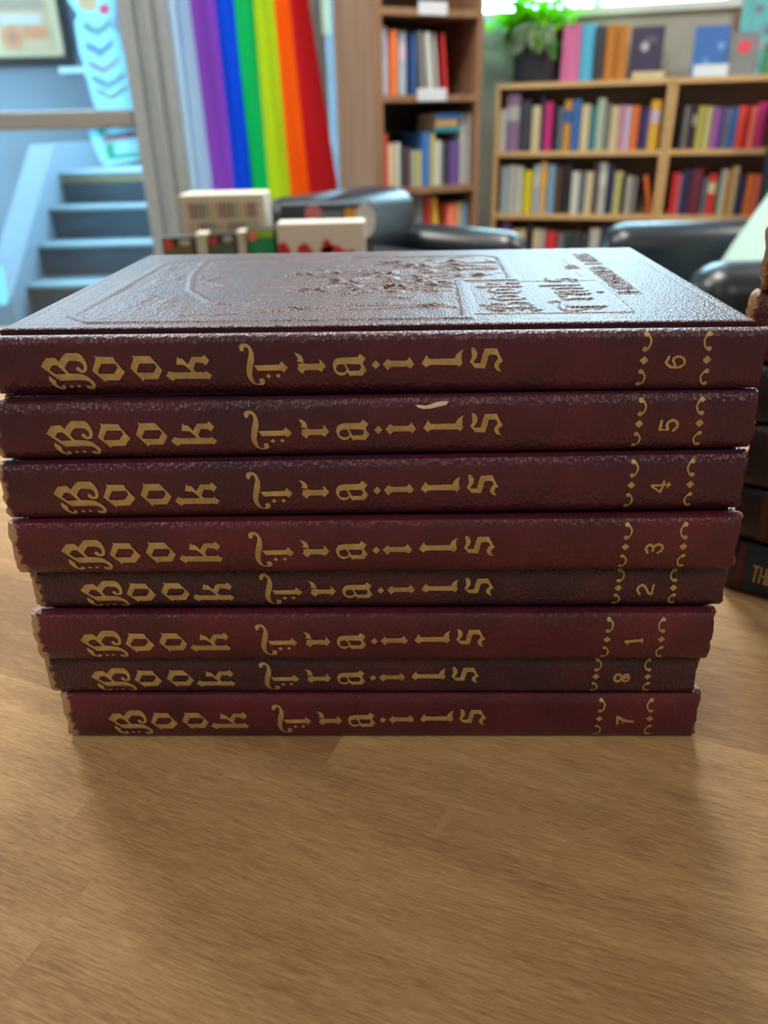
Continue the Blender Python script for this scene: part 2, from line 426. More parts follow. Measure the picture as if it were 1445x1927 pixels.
# poster in a black frame on the stairwell wall
p0 = onY(137, 122, 6.6); p1 = onY(4, 127, 6.6)
ps = thing('framed_poster', 'black framed orange and brown poster on the outside wall, upper left', 'poster', (p0.x, 6.69, p0.z))
pw = .86; ph = .95
def pf(m):
    m.box(-pw, 0, -.05, 0, 0, .06); m.box(-pw, 0, -.05, 0, ph-.06, ph); m.box(-.06, 0, -.05, 0, .06, ph-.06); m.box(-pw, -pw+.06, -.05, 0, .06, ph-.06)
one(pf).build('frame', mat('black_frame', rgb(10, 13, 16), .8, spec=.1), ps)
one(lambda m: m.box(-pw+.06, -.06, -.02, -.002, .06, ph-.06)).build('mat_board', mat('cream_mount', rgb(116, 102, 78), .8), ps)
def art(m):
    m.box(-.52, -.14, -.024, -.021, .10, .90, 0)
    m.box(-.50, -.17, -.027, -.0245, .36, .84, 1)
    m.box(-.50, -.19, -.027, -.0245, .265, .335, 2)
    m.box(-.34, -.17, -.027, -.0245, .18, .25, 3)
    m.lathe([(.0, -.001), (.075, -.001), (.075, .002), (0, .002)], (0, 0, 0), 20, 3) if False else None
    pts = [(-.43+.07*math.cos(q*math.pi/10), .19+.07*math.sin(q*math.pi/10)) for q in range(20)]
    m.prism(pts, 'y', -.028, -.0245, 3)
    pts = [(-.43+.022*math.cos(q*math.pi/6), .19+.03*math.sin(q*math.pi/6)) for q in range(12)]
    m.prism(pts, 'y', -.03, -.0282, 4)
    m.box(-.46, -.25, -.029, -.0272, .66, .76, 4)
one(art).build('printed_sheet', [mat('poster_tan', rgb(106, 84, 58), .7), mat('poster_brown', rgb(80, 65, 50), .7), mat('poster_mauve', rgb(104, 96, 92), .7), mat('poster_orange', rgb(112, 56, 16), .7), mat('poster_dark', rgb(70, 50, 42), .7)], ps)

# decals on the door glass
def cz(X, Y): return onY(X/4.0147, Y/4.0147, WY+.046)
def decal(name, label, poly, bits, group=None):
    c = cz(*poly[0]); root = thing(name, label, 'decal', (c.x, WY+.046, c.z), 0, group)
    def flat(P, m, y, k=0):
        q = [cz(*p)-c for p in P]; m.prism([(p.x, p.z) for p in q], 'y', y-.001, y, k)
    m = MB(); flat(poly, m, 0); m.build('backing', thin_mat('aqua_vinyl', rgb(170, 222, 238), .5), root)
    for nm, P, col in bits:
        m = MB(); flat(P, m, -.0015); m.build(nm, thin_mat('vinyl_%d_%d_%d' % col, rgb(*col), .5), root)
def chev(x0, x1, xm, y, h, d):
    return [(x0, y), (xm, y+d), (x1, y-d*.3), (x1, y-d*.3+h), (xm, y+d+h), (x0, y+h)]
decal('window_decal', 'tall wavy aqua decal with chevrons on the door glass above the rail', 
      [(700, 760), (665, 620), (640, 560), (630, 470), (595, 380), (580, 280), (565, 170), (590, 110), (510, 0), (480, -300), (860, -300), (865, 0), (865, 80), (850, 190), (890, 260), (940, 420), (980, 620), (1000, 800), (985, 842), (740, 850)],
      [('chevron', chev(630, 840, 740, 150, 70, 60), (160, 220, 226)), ('chevron', chev(650, 850, 760, 310, 60, 60), (146, 204, 232)),
       ('chevron', chev(670, 890, 790, 455, 40, 60), (184, 194, 222)), ('chevron', chev(700, 940, 820, 560, 55, 60), (160, 216, 232)),
       ('chevron', chev(730, 960, 840, 660, 40, 55), (180, 216, 228)),
       ('cream_patch', [(560, -20), (740, -20), (730, 60), (680, 95), (610, 60)], (240, 232, 206)),
       ('pink_dot', [(790+42*math.cos(k*math.pi/8), 70+42*math.sin(k*math.pi/8)) for k in range(16)], (244, 150, 190))], 'door glass decals')
decal('window_decal', 'short teal and pink decal on the door glass below the rail',
      [(680, 905), (1020, 888), (1032, 960), (1070, 1200), (1040, 1215), (800, 1252), (760, 1220), (665, 990)],
      [('teal_patch', [(735, 930), (850, 915), (800, 1000), (750, 1050)], (120, 226, 222)), ('pink_band', [(790, 1015), (1030, 985), (1035, 1045), (770, 1080)], (190, 184, 198)),
       ('teal_band', [(790, 1090), (860, 1080), (870, 1165), (1055, 1150), (1058, 1180), (820, 1205)], (104, 226, 200)),
       ('white_lettering', [(830, 915), (1015, 900), (1020, 960), (850, 970)], (224, 244, 250))], 'door glass decals')
decal('window_decal', 'pale aqua tapered decal low on the door glass, at the left edge', [(-140, 2010), (10, 2010), (62, 2280), (40, 2300), (-160, 2330)], [], 'door glass decals')

# ================================================================== FLAG
def flag():
    FY = WY-.075
    root = None
    m = MB(); nu, nv = 72, 60
    edges = [0, .245, .40, .52, .70, .80, 1.0]     # stripe limits across the gathered cloth
    tops = [(358, 0), (404, 0), (440, 0), (475, 0), (515, 0), (545, 0), (580, 0)]
    bots = [(400, 370), (440, 372), (475, 375), (506, 412), (548, 398), (582, 388), (637, 357)]
    vs = []
    for i in range(nu+1):
        u = i/nu*6; k = min(int(u), 5); t = u-k
        A = onY(tops[k][0]*(1-t)+tops[k+1][0]*t, 0, FY); B0 = onY(bots[k][0]*(1-t)+bots[k+1][0]*t, 360, FY)
        yb = bots[k][1]*(1-t)+bots[k+1][1]*t
        if u < 3: yb = 425+(u-3)*2
        zb = onY(500, yb, FY).z
        top = 2.0
        sl = (A.x-B0.x)/(A.z-B0.z)
        for j in range(nv+1):
            z = zb+(top-zb)*j/nv
            x = B0.x+sl*(z-B0.z)
            dr = (1-j/nv)
            y = FY+.016*math.sin(u*2.6+.6*math.sin(z*3))*(.4+.6*dr)+.012*math.sin(u*5.1+1+z*2)+.008*math.sin(z*7+u)
            vs.append((x, y, z))
    fs = []; ms = []
    for i in range(nu):
        for j in range(nv):
            a = i*(nv+1)+j
            fs.append((a, a+nv+1, a+nv+2, a+1)); ms.append(min(int((i+.5)/nu*6), 5))
    m.v = [Vector(p) for p in vs]; m.f = fs; m.m = ms
    cols = [(146, 84, 186), (10, 88, 210), (18, 186, 110), (188, 206, 44), (236, 108, 14), (198, 32, 42)]
    o = m.build('rainbow_flag', [thin_mat('flag_%d' % i, rgb(*c), .42) for i, c in enumerate(cols)], None, True)
    sd = o.modifiers.new('cloth', 'SOLIDIFY'); sd.thickness = .0012
    tag(o, 'rainbow striped flag hanging in the window beside the glass door', 'flag')
    # hem stays in the cloth; a thin rod carries it
    r = one(lambda q: q.tube([(-.80, FY, 2.0), (-.15, FY, 2.0)], .008)).build('flag_rod', GREY_PAINT)
    r.parent = o
flag()
# added white strip stands in for the bright sky gap in the narrow pane
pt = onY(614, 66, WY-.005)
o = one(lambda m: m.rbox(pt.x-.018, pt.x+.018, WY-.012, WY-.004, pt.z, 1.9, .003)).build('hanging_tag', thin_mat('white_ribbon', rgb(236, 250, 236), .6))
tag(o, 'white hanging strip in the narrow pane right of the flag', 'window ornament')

# ================================================================== LOW PINE BOOKCASES
def onFace(u, v):                           # bookcase front plane -> (a, z)
    p = MW.inverted() @ onP(u, v, OB, E2); return p.x, p.z
al = onFace(930, 250)[0]; am = onFace(1262, 200)[0]
ztop = onFace(1100, 152)[1]-.022; zr = [onFace(1100, 284)[1], onFace(1100, 404)[1]]
rowh = zr[0]-zr[1]
LEVELS = [ztop, zr[0], zr[1], zr[1]-rowh, .08]
def low_case(a_l, a_r, label, dz=0.):
    root = thing('bookcase', label, 'bookcase', MW @ Vector((a_l, 0, 0)), A20, 'pine bookcases along the back wall')
    W_ = a_r-a_l; D = .285; T = .019
    one(lambda m: m.box(0, T, 0, D, 0, LEVELS[0]+dz)).build('side_panel', PINE, root)
    one(lambda m: m.box(W_-T, W_, 0, D, 0, LEVELS[0]+dz)).build('side_panel', PINE, root)
    one(lambda m: m.box(0, W_, -.006, D, LEVELS[0]+dz, LEVELS[0]+dz+.022)).build('top_panel', PINE, root)
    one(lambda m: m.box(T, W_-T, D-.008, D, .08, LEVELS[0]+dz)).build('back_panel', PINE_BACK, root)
    for z in LEVELS[1:]:
        one(lambda m: m.box(T, W_-T, .0, D-.008, z+dz-.022, z+dz)).build('shelf', PINE, root)
    one(lambda m: m.box(T, W_-T, .02, .035, 0, .058)).build('plinth', PINE, root)
    return root
ar = am+.82
low_case(al, am-.002, 'pine bookcase with dark plant pot on its top')
low_case(am+.003, ar, 'pine bookcase at right with grey and blue books facing out on top')

PAGE = mat('page_white', rgb(226, 216, 194), .9)
COLS = {'white': (206, 212, 206), 'pale grey': (184, 186, 182), 'mauve': (138, 112, 150), 'charcoal': (62, 64, 76), 'cream': (212, 198, 158), 'navy': (38, 48, 96),
        'magenta': (190, 42, 118), 'black': (34, 34, 40), 'slate': (96, 112, 132), 'mustard': (206, 152, 60), 'blue': (56, 110, 184), 'teal': (44, 128, 146), 'mint': (172, 192, 172),
        'pink': (206, 150, 176), 'lilac': (206, 186, 212), 'orange': (226, 116, 54), 'purple': (98, 74, 142), 'gold': (226, 178, 62), 'yellow': (212, 198, 40), 'pale blue': (164, 186, 206), 'tan': (206, 170, 120), 'brown': (88, 66, 56),
        'olive': (176, 174, 84), 'red': (206, 48, 54), 'green': (66, 128, 78), 'grey': (128, 130, 132), 'violet': (166, 98, 186), 'coral': (240, 84, 76), 'salmon': (246, 128, 108), 'burgundy': (104, 40, 62), 'pale olive': (190, 188, 128), 'cyan': (84, 184, 222), 'dark green': (48, 70, 64), 'rose': (214, 110, 164), 'plum': (52, 40, 76), 'light blue': (126, 168, 206)}
def book_mesh(w_, h, d, c, band=None):
    """upright book, spine at y=0 facing -y, x 0..w"""
    m = MB(); T = min(.003, w_*.15)
    n = 6; outer = [(0, d)]
    for k in range(n+1):
        q = math.pi*k/n
        outer.append((w_/2-w_/2*math.cos(q), .007-.007*math.sin(q)))
    outer.append((w_, d))
    inner = [(w_-T, d), (w_-T, .009), (T, .009), (T, d)]
    ring = outer+inner
    nn = len(ring)
    def P(z): return [(x, y, z) for x, y in ring]
    no = len(outer)
    vs = P(0)+P(h)
    fs = []
    for z in (0, nn):
        ids = list(range(z, z+nn)); fs.append(ids)
    fs += [(i, (i+1) % nn, nn+(i+1) % nn, nn+i) for i in range(nn)]
    m.add(vs, fs, 0)
    m.box(T+.0002, w_-T-.0002, .0092, d-.004, .003, h-.004, 1)
    if band:                                # a printed band, wraps the spine
        for (f0, f1) in band:
            pts = [(w_/2-w_/2*.96*math.cos(math.pi*k/6), .0062-.007*math.sin(math.pi*k/6)-.0004) for k in range(7)]
            vs = [(x, y, h*f0) for x, y in pts]+[(x, y, h*f1) for x, y in pts]
            m.add(vs, [(k, k+1, 8+k, 7+k) for k in range(6)], 2)
    return m
def bmat(c): return mat('cloth_'+c.replace(' ', '_'), rgb(*COLS[c]), .5)
def row_books(name, where, Mx, onf, zshelf, items, group, depth=.16, amax=None, amin=-9, hmax=1):
    """items: (px left, px right, px top, colour, lean, band colour)"""
    zs_ = zshelf+.0005
    n = len(items)
    seen = {}
    last = amin
    for i, it in enumerate(items):
        u0, u1, vt, c = it[:4]; lean = it[4] if len(it) > 4 else 0; bc = it[5] if len(it) > 5 else None
        vm = (vt+it_base)/2
        a = onf(u0, vm)[0]; b = onf(u1, vm)[0]; h = max(.1, onf((u0+u1)/2, vt)[1]-zshelf)
        a = max(a, last+.0006); h = min(h, hmax); w_ = max(.011, b-a-.0012)
        lx = abs(h*math.sin(lean))
        if amax and a+w_+lx > amax: w_ = max(.009, amax-a-lx)
        last = a+w_+ (lx if lean < 0 else 0)
        d = min(depth*(.82+.3*random.random()), .2)
        mb = book_mesh(w_, h, d, c, [(.55, .8)] if bc else None)
        o = mb.build('book', [bmat(c), PAGE]+([bmat(bc)] if bc else []), None, False)
        R = Matrix.Identity(4)
        if lean > 0: R = Matrix.Translation((w_, 0, 0)) @ Matrix.Rotation(lean, 4, 'Y') @ Matrix.Translation((-w_, 0, 0)) @ Matrix.Translation((0, 0, 0))
        if lean < 0: R = Matrix.Translation((lx, 0, 0)) @ Matrix.Rotation(lean, 4, 'Y')
        if lean > 0: R = Matrix.Rotation(lean, 4, 'Y'); R = Matrix.Translation((0, 0, w_*math.sin(lean))) @ R
        o.matrix_world = Mx @ Matrix.Translation((a, .02+.02*random.random(), zs_)) @ R
        L_ = items[i-1][3] if i else None; Rr = items[i+1][3] if i < n-1 else None
        if L_ and Rr: lab = '%s book between %s and %s books, %s' % (c, L_, Rr, where)
        elif Rr: lab = '%s book at left end beside the %s one, %s' % (c, Rr, where)
        else: lab = '%s book at right end beside the %s one, %s' % (c, L_, where)
        if len(lab.split()) > 16: lab = lab.replace(' book between', ' between')
        if lab in seen: lab = lab.replace(' book between', ' book farther right between')
        seen[lab] = 1
        tag(o, lab, 'book', group)
def c4(l): return [(900+x0/4.014, 900+x1/4.014, y/4.014, *r) for x0, x1, y, *r in l]
def c5(l): return [(1170+x0/4.0146, 1170+x1/4.0146, y/4.0146, *r) for x0, x1, y, *r in l]
def c3(l): return [(680+x0/4.015, 680+x1/4.015, y/4.015, *r) for x0, x1, y, *r in l]
INL, INR = al+.021, am-.023
it_base = 283
row_books('r1', 'upper row, left pine case', MW, onFace, LEVELS[1], c4([
    (150, 200, 830, 'white'), (203, 305, 715, 'mauve', 0, 'pale grey'), (306, 388, 760, 'charcoal'), (395, 462, 800, 'cream'), (464, 488, 730, 'navy'), (490, 555, 770, 'magenta'),
    (557, 590, 790, 'black'), (592, 635, 810, 'slate'), (637, 700, 755, 'mustard', 0, 'blue'), (702, 765, 750, 'blue'), (768, 835, 790, 'cream'), (836, 885, 800, 'teal'), (887, 950, 745, 'mint'),
    (952, 992, 780, 'grey'), (994, 1055, 800, 'cream'), (1057, 1096, 795, 'pink')]) + c5([(14, 62, 800, 'lilac'), (64, 124, 800, 'orange'), (126, 168, 812, 'navy'), (170, 204, 815, 'purple'), (206, 292, 757, 'gold', 0, 'lilac')]),
    'books on the upper row of the left pine bookcase', amax=INR, amin=INL, hmax=ztop-zr[0]-.005)
it_base = 400
row_books('r2', 'lower row, left pine case', MW, onFace, LEVELS[2], c4([
    (160, 208, 1262, 'pale blue'), (210, 275, 1252, 'pale grey'), (277, 325, 1262, 'white'), (330, 402, 1292, 'yellow'), (410, 452, 1252, 'pale blue', 0, 'white'), (454, 512, 1230, 'tan', 0, 'gold'),
    (520, 568, 1250, 'light blue'), (570, 618, 1262, 'brown'), (620, 690, 1252, 'black'), (696, 754, 1300, 'white'), (756, 800, 1300, 'slate'), (802, 858, 1302, 'cream'), (860, 900, 1222, 'charcoal'),
    (902, 964, 1232, 'pale grey', 0, 'white'), (966, 1010, 1250, 'navy'), (1016, 1084, 1302, 'pale olive'), (1086, 1108, 1320, 'black')]) + c5([(25, 66, 1335, 'pale grey'), (68, 108, 1345, 'grey'), (150, 200, 1330, 'orange', -.22)]),
    'books on the lower row of the left pine bookcase', amax=INR, amin=INL, hmax=rowh-.027)
it_base = 500
row_books('r3', 'bottom row, left pine case', MW, onFace, LEVELS[3], c4([
    (160, 230, 1650, 'purple'), (236, 288, 1742, 'tan'), (290, 346, 1740, 'cream'), (350, 398, 1690, 'black'), (400, 450, 1740, 'cream'), (452, 492, 1745, 'pale grey'), (496, 580, 1762, 'red'), (590, 640, 1770, 'grey'),
    (642, 700, 1772, 'dark green'), (702, 760, 1760, 'charcoal'), (762, 822, 1775, 'dark green'), (830, 908, 1735, 'pale grey'), (910, 960, 1720, 'navy'), (962, 1010, 1750, 'black'), (1012, 1070, 1790, 'brown')]),
    'books on the bottom visible row of the left pine bookcase', amax=INR, amin=INL, hmax=rowh-.027)
INR2 = ar-.021
it_base = 283
row_books('r4', 'upper row, right pine case', MW, onFace, LEVELS[1], c5([
    (428, 462, 822, 'black'), (464, 496, 800, 'grey'), (498, 530, 790, 'brown'), (532, 562, 800, 'plum', 0, 'pale grey'), (564, 622, 800, 'olive'), (624, 680, 805, 'pale olive'), (684, 728, 810, 'violet'), (730, 772, 812, 'purple'),
    (774, 822, 815, 'slate'), (824, 868, 812, 'blue'), (872, 930, 802, 'coral'), (932, 968, 802, 'red'), (970, 1012, 806, 'salmon'), (1014, 1090, 772, 'magenta')]),
    'books on the upper row of the right pine bookcase', amax=INR2, amin=am+.0235, hmax=ztop-zr[0]-.005)
it_base = 405
row_books('r5', 'lower row, right pine case', MW, onFace, LEVELS[2], c5([
    (372, 420, 1312, 'red'), (422, 446, 1320, 'pink'), (448, 510, 1292, 'navy'), (512, 600, 1282, 'burgundy'), (604, 644, 1350, 'slate'), (646, 710, 1322, 'red', 0, 'cream'), (712, 738, 1340, 'green'), (742, 790, 1285, 'pale grey'),
    (792, 826, 1288, 'mustard'), (828, 876, 1265, 'cream'), (880, 936, 1332, 'navy'), (938, 1004, 1322, 'orange'), (1006, 1042, 1330, 'salmon'), (1044, 1090, 1335, 'charcoal')]),
    'books on the lower row of the right pine bookcase', amax=INR2, amin=am+.0235, hmax=rowh-.027)
it_base = 500
row_books('r6', 'bottom row, right pine case', MW, onFace, LEVELS[3], c5([
    (340, 420, 1745, 'dark green'), (430, 500, 1760, 'black'), (510, 580, 1750, 'brown'), (600, 690, 1745, 'dark green'), (700, 800, 1730, 'charcoal')]),
    'books on the bottom visible row of the right pine bookcase', amax=INR2, amin=am+.0235, hmax=rowh-.027)

# things on top of the pine bookcases
ZT = LEVELS[0]+.0225
def onTop(u, v, back):                      # plane parallel to the fronts, set back
    p = MW.inverted() @ onP(u, v, OB+E2*back, E2); return p.x, p.z
def face_book(u0, u1, vt, c, label, back=.10, thick=.03, tilt=.12, deco=None):
    a = onTop(u0, vt+60, back)[0]; b = onTop(u1, vt+60, back)[0]; h = onTop((u0+u1)/2, vt, back)[1]-ZT
    W_ = b-a
    root = thing('book', label, 'book')
    root.matrix_world = MW @ Matrix.Translation((a, back, ZT+.0005)) @ Matrix.Rotation(-tilt, 4, 'X')
    def cov(m):
        m.box(0, W_, 0, .0025, 0, h); m.box(0, W_, thick-.0025, thick, 0, h); m.box(0, .003, .0025, thick-.0025, 0, h)
    one(cov).build('cover', bmat(c), root)
    one(lambda m: m.box(.003, W_-.004, .0027, thick-.0027, .003, h-.003)).build('page_block', PAGE, root)
    for nm, cx, cy, rx, ry, cc in (deco or []):
        pts = [(cx*W_+rx*W_*math.cos(k*math.pi/12), cy*h+ry*h*math.sin(k*math.pi/12)) for k in range(24)]
        one(lambda m: m.prism(pts, 'y', -.0008, -.0001)).build(nm, mat('print_'+nm, rgb(*cc), .5), root)
    return root
def upright(u0, u1, vt, c, label, back=.05):
    a = onTop(u0, vt+50, back)[0]; b = onTop(u1, vt+50, back)[0]; h = onTop((u0+u1)/2, vt, back)[1]-ZT
    o = book_mesh(b-a-.001, h, .15, c).build('book', [bmat(c), PAGE])
    o.matrix_world = MW @ Matrix.Translation((a, back, ZT+.0005))
    tag(o, label, 'book', 'books standing on the left pine bookcase')
upright(1057, 1091, 46, 'rose', 'pink book next to the plant on top of the left bookcase')
upright(1092, 1117, 45, 'cyan', 'sky blue book on top of the left bookcase, right of the pink one')
upright(1118, 1136, 49, 'charcoal', 'dark grey book on the left bookcase top, between sky blue and orange ones')
COLS['amber'] = (196, 122, 44)
upright(1138, 1158, 47, 'amber', 'orange brown book right of the dark grey book on the bookcase top')
upright(1159, 1181, 47, 'amber', 'orange brown book left of the dark purple cover on the bookcase top')
face_book(1184, 1246, 48, 'plum', 'dark purple book facing out with a pale moon on its cover', .10, deco=[('pale_moon', .44, .62, .12, .09, (186, 182, 206)), ('grey_cloud', .62, .75, .2, .08, (92, 82, 104))])
fa = onTop(1189, 145, .03)[0]; fb = onTop(1250, 145, .03)[0]
o = MB(); W_ = fb-fa
o.box(0, W_, 0, .06, 0, .003, 0); o.box(0, W_, 0, .06, .025, .028, 0); o.box(0, W_, 0, .003, .003, .025, 0); o.box(.004, W_-.004, .003, .057, .003, .025, 1)
o = o.build('book', [bmat('cream'), PAGE]); o.matrix_world = MW @ Matrix.Translation((fa, .02, ZT+.0005))
tag(o, 'slim cream book lying flat in front of the dark purple book', 'book')
face_book(1303, 1369, 47, 'blue', 'bright blue book facing out behind a white card', .08, deco=[('pale_spot', .78, .6, .1, .08, (120, 170, 226)), ('pale_swirl', .4, .3, .12, .09, (90, 150, 214))])
MATS['cloth_blue_cover'] = None
face_book(1371, 1424, 59, 'grey', 'grey book facing out with a red blot on its cover', .07, deco=[('red_blot', .48, .66, .27, .15, (222, 74, 92))])
ca = onTop(1304, 136, .035)[0]; cb_ = onTop(1369, 136, .035)[0]; ch = onTop(1336, 121, .035)[1]-ZT
cc = thing('shelf_card', 'white folded card standing in front of the bright blue book', 'card'); cc.matrix_world = MW @ Matrix.Translation((ca, .03, ZT+.0005))
one(lambda m: (m.prism([(0, 0), (.002, 0), (.016, ch), (.014, ch)], 'x', 0, cb_-ca), m.prism([(.014, ch-.001), (.016, ch), (.036, 0), (.034, 0)], 'x', 0, cb_-ca))).build('folded_sheet', mat('white_card', rgb(212, 218, 226), .7), cc)
# turquoise poster leaning on the wall
ta = onTop(1394, 40, .25)[0]; tb = ta+.30; tzt = ZT+.46
tp = thing('poster', 'turquoise patterned poster leaning on the wall, top right', 'poster'); tp.matrix_world = MW @ Matrix.Translation((ta, .262, ZT+.0005)) @ Matrix.Rotation(-.05, 4, 'X')
one(lambda m: m.box(0, .30, 0, .006, 0, .44)).build('board', mat('turquoise_print', rgb(104, 186, 192), .6, var=.2, vscale=16), tp)
DM = [mat('dot_teal', rgb(40, 150, 150), .6), mat('dot_pink', rgb(214, 140, 170), .6), mat('dot_grey', rgb(120, 128, 146), .6)]
for q in range(20):
    x, z, r = random.uniform(.02, .28), random.uniform(.03, .41), random.uniform(.008, .022)
    one(lambda m: m.prism([(x+r*math.cos(k*math.pi/6), z+r*math.sin(k*math.pi/6)) for k in range(12)], 'y', -.001-.0002*q, -.0001-.0001*q)).build('printed_dot', DM[q % 3], tp)
face_book(1432, 1490, 80, 'green', 'bright green book facing out at the right edge of the bookcase top', .05)

# ---- trailing plant
pc = onTop(1010, 120, .14); pz = ZT
pl = thing('potted_plant', 'leafy green plant in a dark square pot on the left pine bookcase', 'plant'); pl.matrix_world = MW @ Matrix.Translation((pc[0], .14, pz+.0005))
pwid = (onTop(1053, 130, .14)[0]-onTop(963, 130, .14)[0])
hh = onTop(1010, 45, .05)[1]-ZT
def pot(m):
    r0, r1 = pwid*.47, pwid*.53
    m.lathe([(0, 0), (r0*.96, 0), (r0, .01), (r1, hh), (r1-.008, hh), (r1-.012, hh-.03), (0, hh-.03)], (0, 0, 0), 28)
one(pot).build('pot', mat('charcoal_pot', rgb(46, 48, 58), .6, bump=.1, bscale=90), pl, True)
rnd = random.Random(3)
def leaf(m, p, d, L_, wd, mi):
    d = Vector(d).normalized(); s = d.cross(Vector((0, 0, 1)))
    if s.length < .1: s = d.cross(Vector((1, 0, 0)))
    s.normalize(); nrm = s.cross(d)
    p = Vector(p)
    pts = [(0, 0), (.12, .8), (.3, 1.), (.55, .82), (.8, .4), (1, 0)]
    vs = []; fs = []
    for t, ww in pts:
        c = p+d*L_*t-nrm*(.25*L_*t*t)
        vs += [c-s*wd*ww*.5+nrm*.1*wd*ww, c, c+s*wd*ww*.5+nrm*.1*wd*ww]
    for k in range(5):
        a = k*3; fs += [(a, a+1, a+4, a+3), (a+1, a+2, a+5, a+4)]
    m.add(vs, fs, mi)
LV = MB(); SM = MB()
for k in range(54):                         # upright and arching stems
    ang = rnd.uniform(0, 2*math.pi); rr = rnd.uniform(.01, .07)
    b0 = Vector((rr*math.cos(ang), rr*math.sin(ang)*.7, hh-.03))
    tip = b0+Vector((math.cos(ang)*rnd.uniform(.03, .20), math.sin(ang)*rnd.uniform(.0, .08), rnd.uniform(.03, .22)))
    SM.tube([b0, (b0+tip)/2+Vector((0, 0, .02)), tip], .0018, n=5)
    for j in range(3):
        q = b0.lerp(tip, .45+.27*j)
        leaf(LV, q, (math.cos(ang+rnd.uniform(-1, 1)), math.sin(ang+rnd.uniform(-1, 1)), rnd.uniform(-.3, .7)), rnd.uniform(.07, .115), rnd.uniform(.05, .075), 0)
for k in range(26):                         # trailing pale and green leaves over the pot front
    ang = rnd.uniform(-2.9, -.25)
    r1 = pwid*.53
    p0_ = Vector((r1*math.cos(ang), r1*math.sin(ang), hh+.01))
    ln = rnd.uniform(.03, .09) if math.cos(ang) < .4 else rnd.uniform(.08, .16)
    p1_ = p0_+Vector((math.cos(ang)*.02, math.sin(ang)*.02, -ln))
    SM.tube([p0_*.6+Vector((0, 0, hh*.4)), p0_+Vector((0, 0, .01)), p1_], .0018, n=5)
    for j in range(3):
        q = p0_.lerp(p1_, .2+.33*j)
        mi = 1 if (math.cos(ang) < .55 and rnd.random() < .75) else (2 if rnd.random() < .6 else 0)
        leaf(LV, q+Vector((math.cos(ang), math.sin(ang), 0))*.006, (math.cos(ang)*.5+rnd.uniform(-.5, .5), math.sin(ang)*.5, -.9), rnd.uniform(.055, .08), rnd.uniform(.036, .05), mi)
for k in range(7):                          # white leaves at the left
    leaf(LV, (-pwid*.55-.012*k, -.10, hh-.02+.006*k), (-.8, -.3, rnd.uniform(-.7, .4)), .11, .075, 3)
LV.build('foliage', [thin_mat('leaf_bright', rgb(150, 226, 24), .6, .4), thin_mat('leaf_variegated', rgb(150, 164, 134), .25, .6), thin_mat('leaf_green', rgb(70, 140, 50), .4, .4), thin_mat('leaf_white', rgb(214, 232, 236), .4, .5)], pl, True, fixn=False)
SM.build('stems', mat('stem_green', rgb(96, 140, 60), .6), pl, True)

# dark upright panel past the end of the right bookcase
na = onTop(1441, 300, -.16)[0]
nb = MB(); nb.M = MW @ Matrix.Translation((na, -.16, 0))
nb.rbox(0, .40, 0, .05, .02, 1.20, .012); nb.box(.02, .38, -.08, .12, 0, .02)
o = nb.build('display_panel', mat('navy_felt', rgb(24, 32, 48), .8, bump=.3, bscale=300)); tag(o, 'dark navy upright panel at the right edge beside the bookcase', 'panel')

# ================================================================== TALL BROWN BOOKCASE
A25 = math.radians(25)
T1 = Vector((math.cos(A25), math.sin(A25), 0)); OT = Vector((.012, 2.8, 0)); MT = frame(OT, T1)
TN = Vector((-T1.y, T1.x, 0))
def onTall(u, v):
    p = MT.inverted() @ onP(u, v, OT, TN); return p.x, p.z
tw = onTall(906, 170)[0]+.0
tz = [onTall(716, 12)[1], onTall(716, 179)[1], onTall(716, 357)[1]]
tz.append(2*tz[2]-tz[1]-.01)
tc_ = thing('bookcase', 'tall brown bookcase in the corner beside the flag', 'bookcase', OT, A25)
TD = .32
one(lambda m: m.box(-.012, .018, 0, TD, 0, 2.02)).build('side_panel', BROWN, tc_)
one(lambda m: m.box(tw-.02, tw, 0, TD, 0, 2.02)).build('side_panel', BROWN, tc_)
one(lambda m: m.box(.018, tw-.02, 0, TD, 2.0, 2.02)).build('top_panel', BROWN, tc_)
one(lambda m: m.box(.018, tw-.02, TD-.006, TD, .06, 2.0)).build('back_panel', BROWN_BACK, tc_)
for z in tz+[.08, 1.68]:
    one(lambda m: m.box(.018, tw-.02, 0, TD-.006, z-.02, z)).build('shelf', BROWN, tc_)
one(lambda m: m.box(.018, tw-.02, .02, .035, 0, .06)).build('plinth', BROWN, tc_)
TMAX = tw-.023
it_base = 170
row_books('t1', 'top row, tall brown bookcase', MT, onTall, tz[1], c3([
    (150, 178, 182, 'slate'), (180, 212, 190, 'pale blue', 0, 'light blue'), (214, 244, 195, 'lilac'), (248, 312, 220, 'orange'), (326, 386, 228, 'pale blue', 0, 'lilac'), (388, 420, 236, 'navy'), (422, 450, 238, 'blue'),
    (455, 486, 232, 'grey', -.06), (505, 548, 236, 'white', -.09), (560, 590, 240, 'pale grey', -.10), (606, 636, 242, 'red', -.10)]), 'books on the top row of the tall bookcase', amax=TMAX, amin=.0195, hmax=tz[0]-tz[1]-.024)
it_base = 344
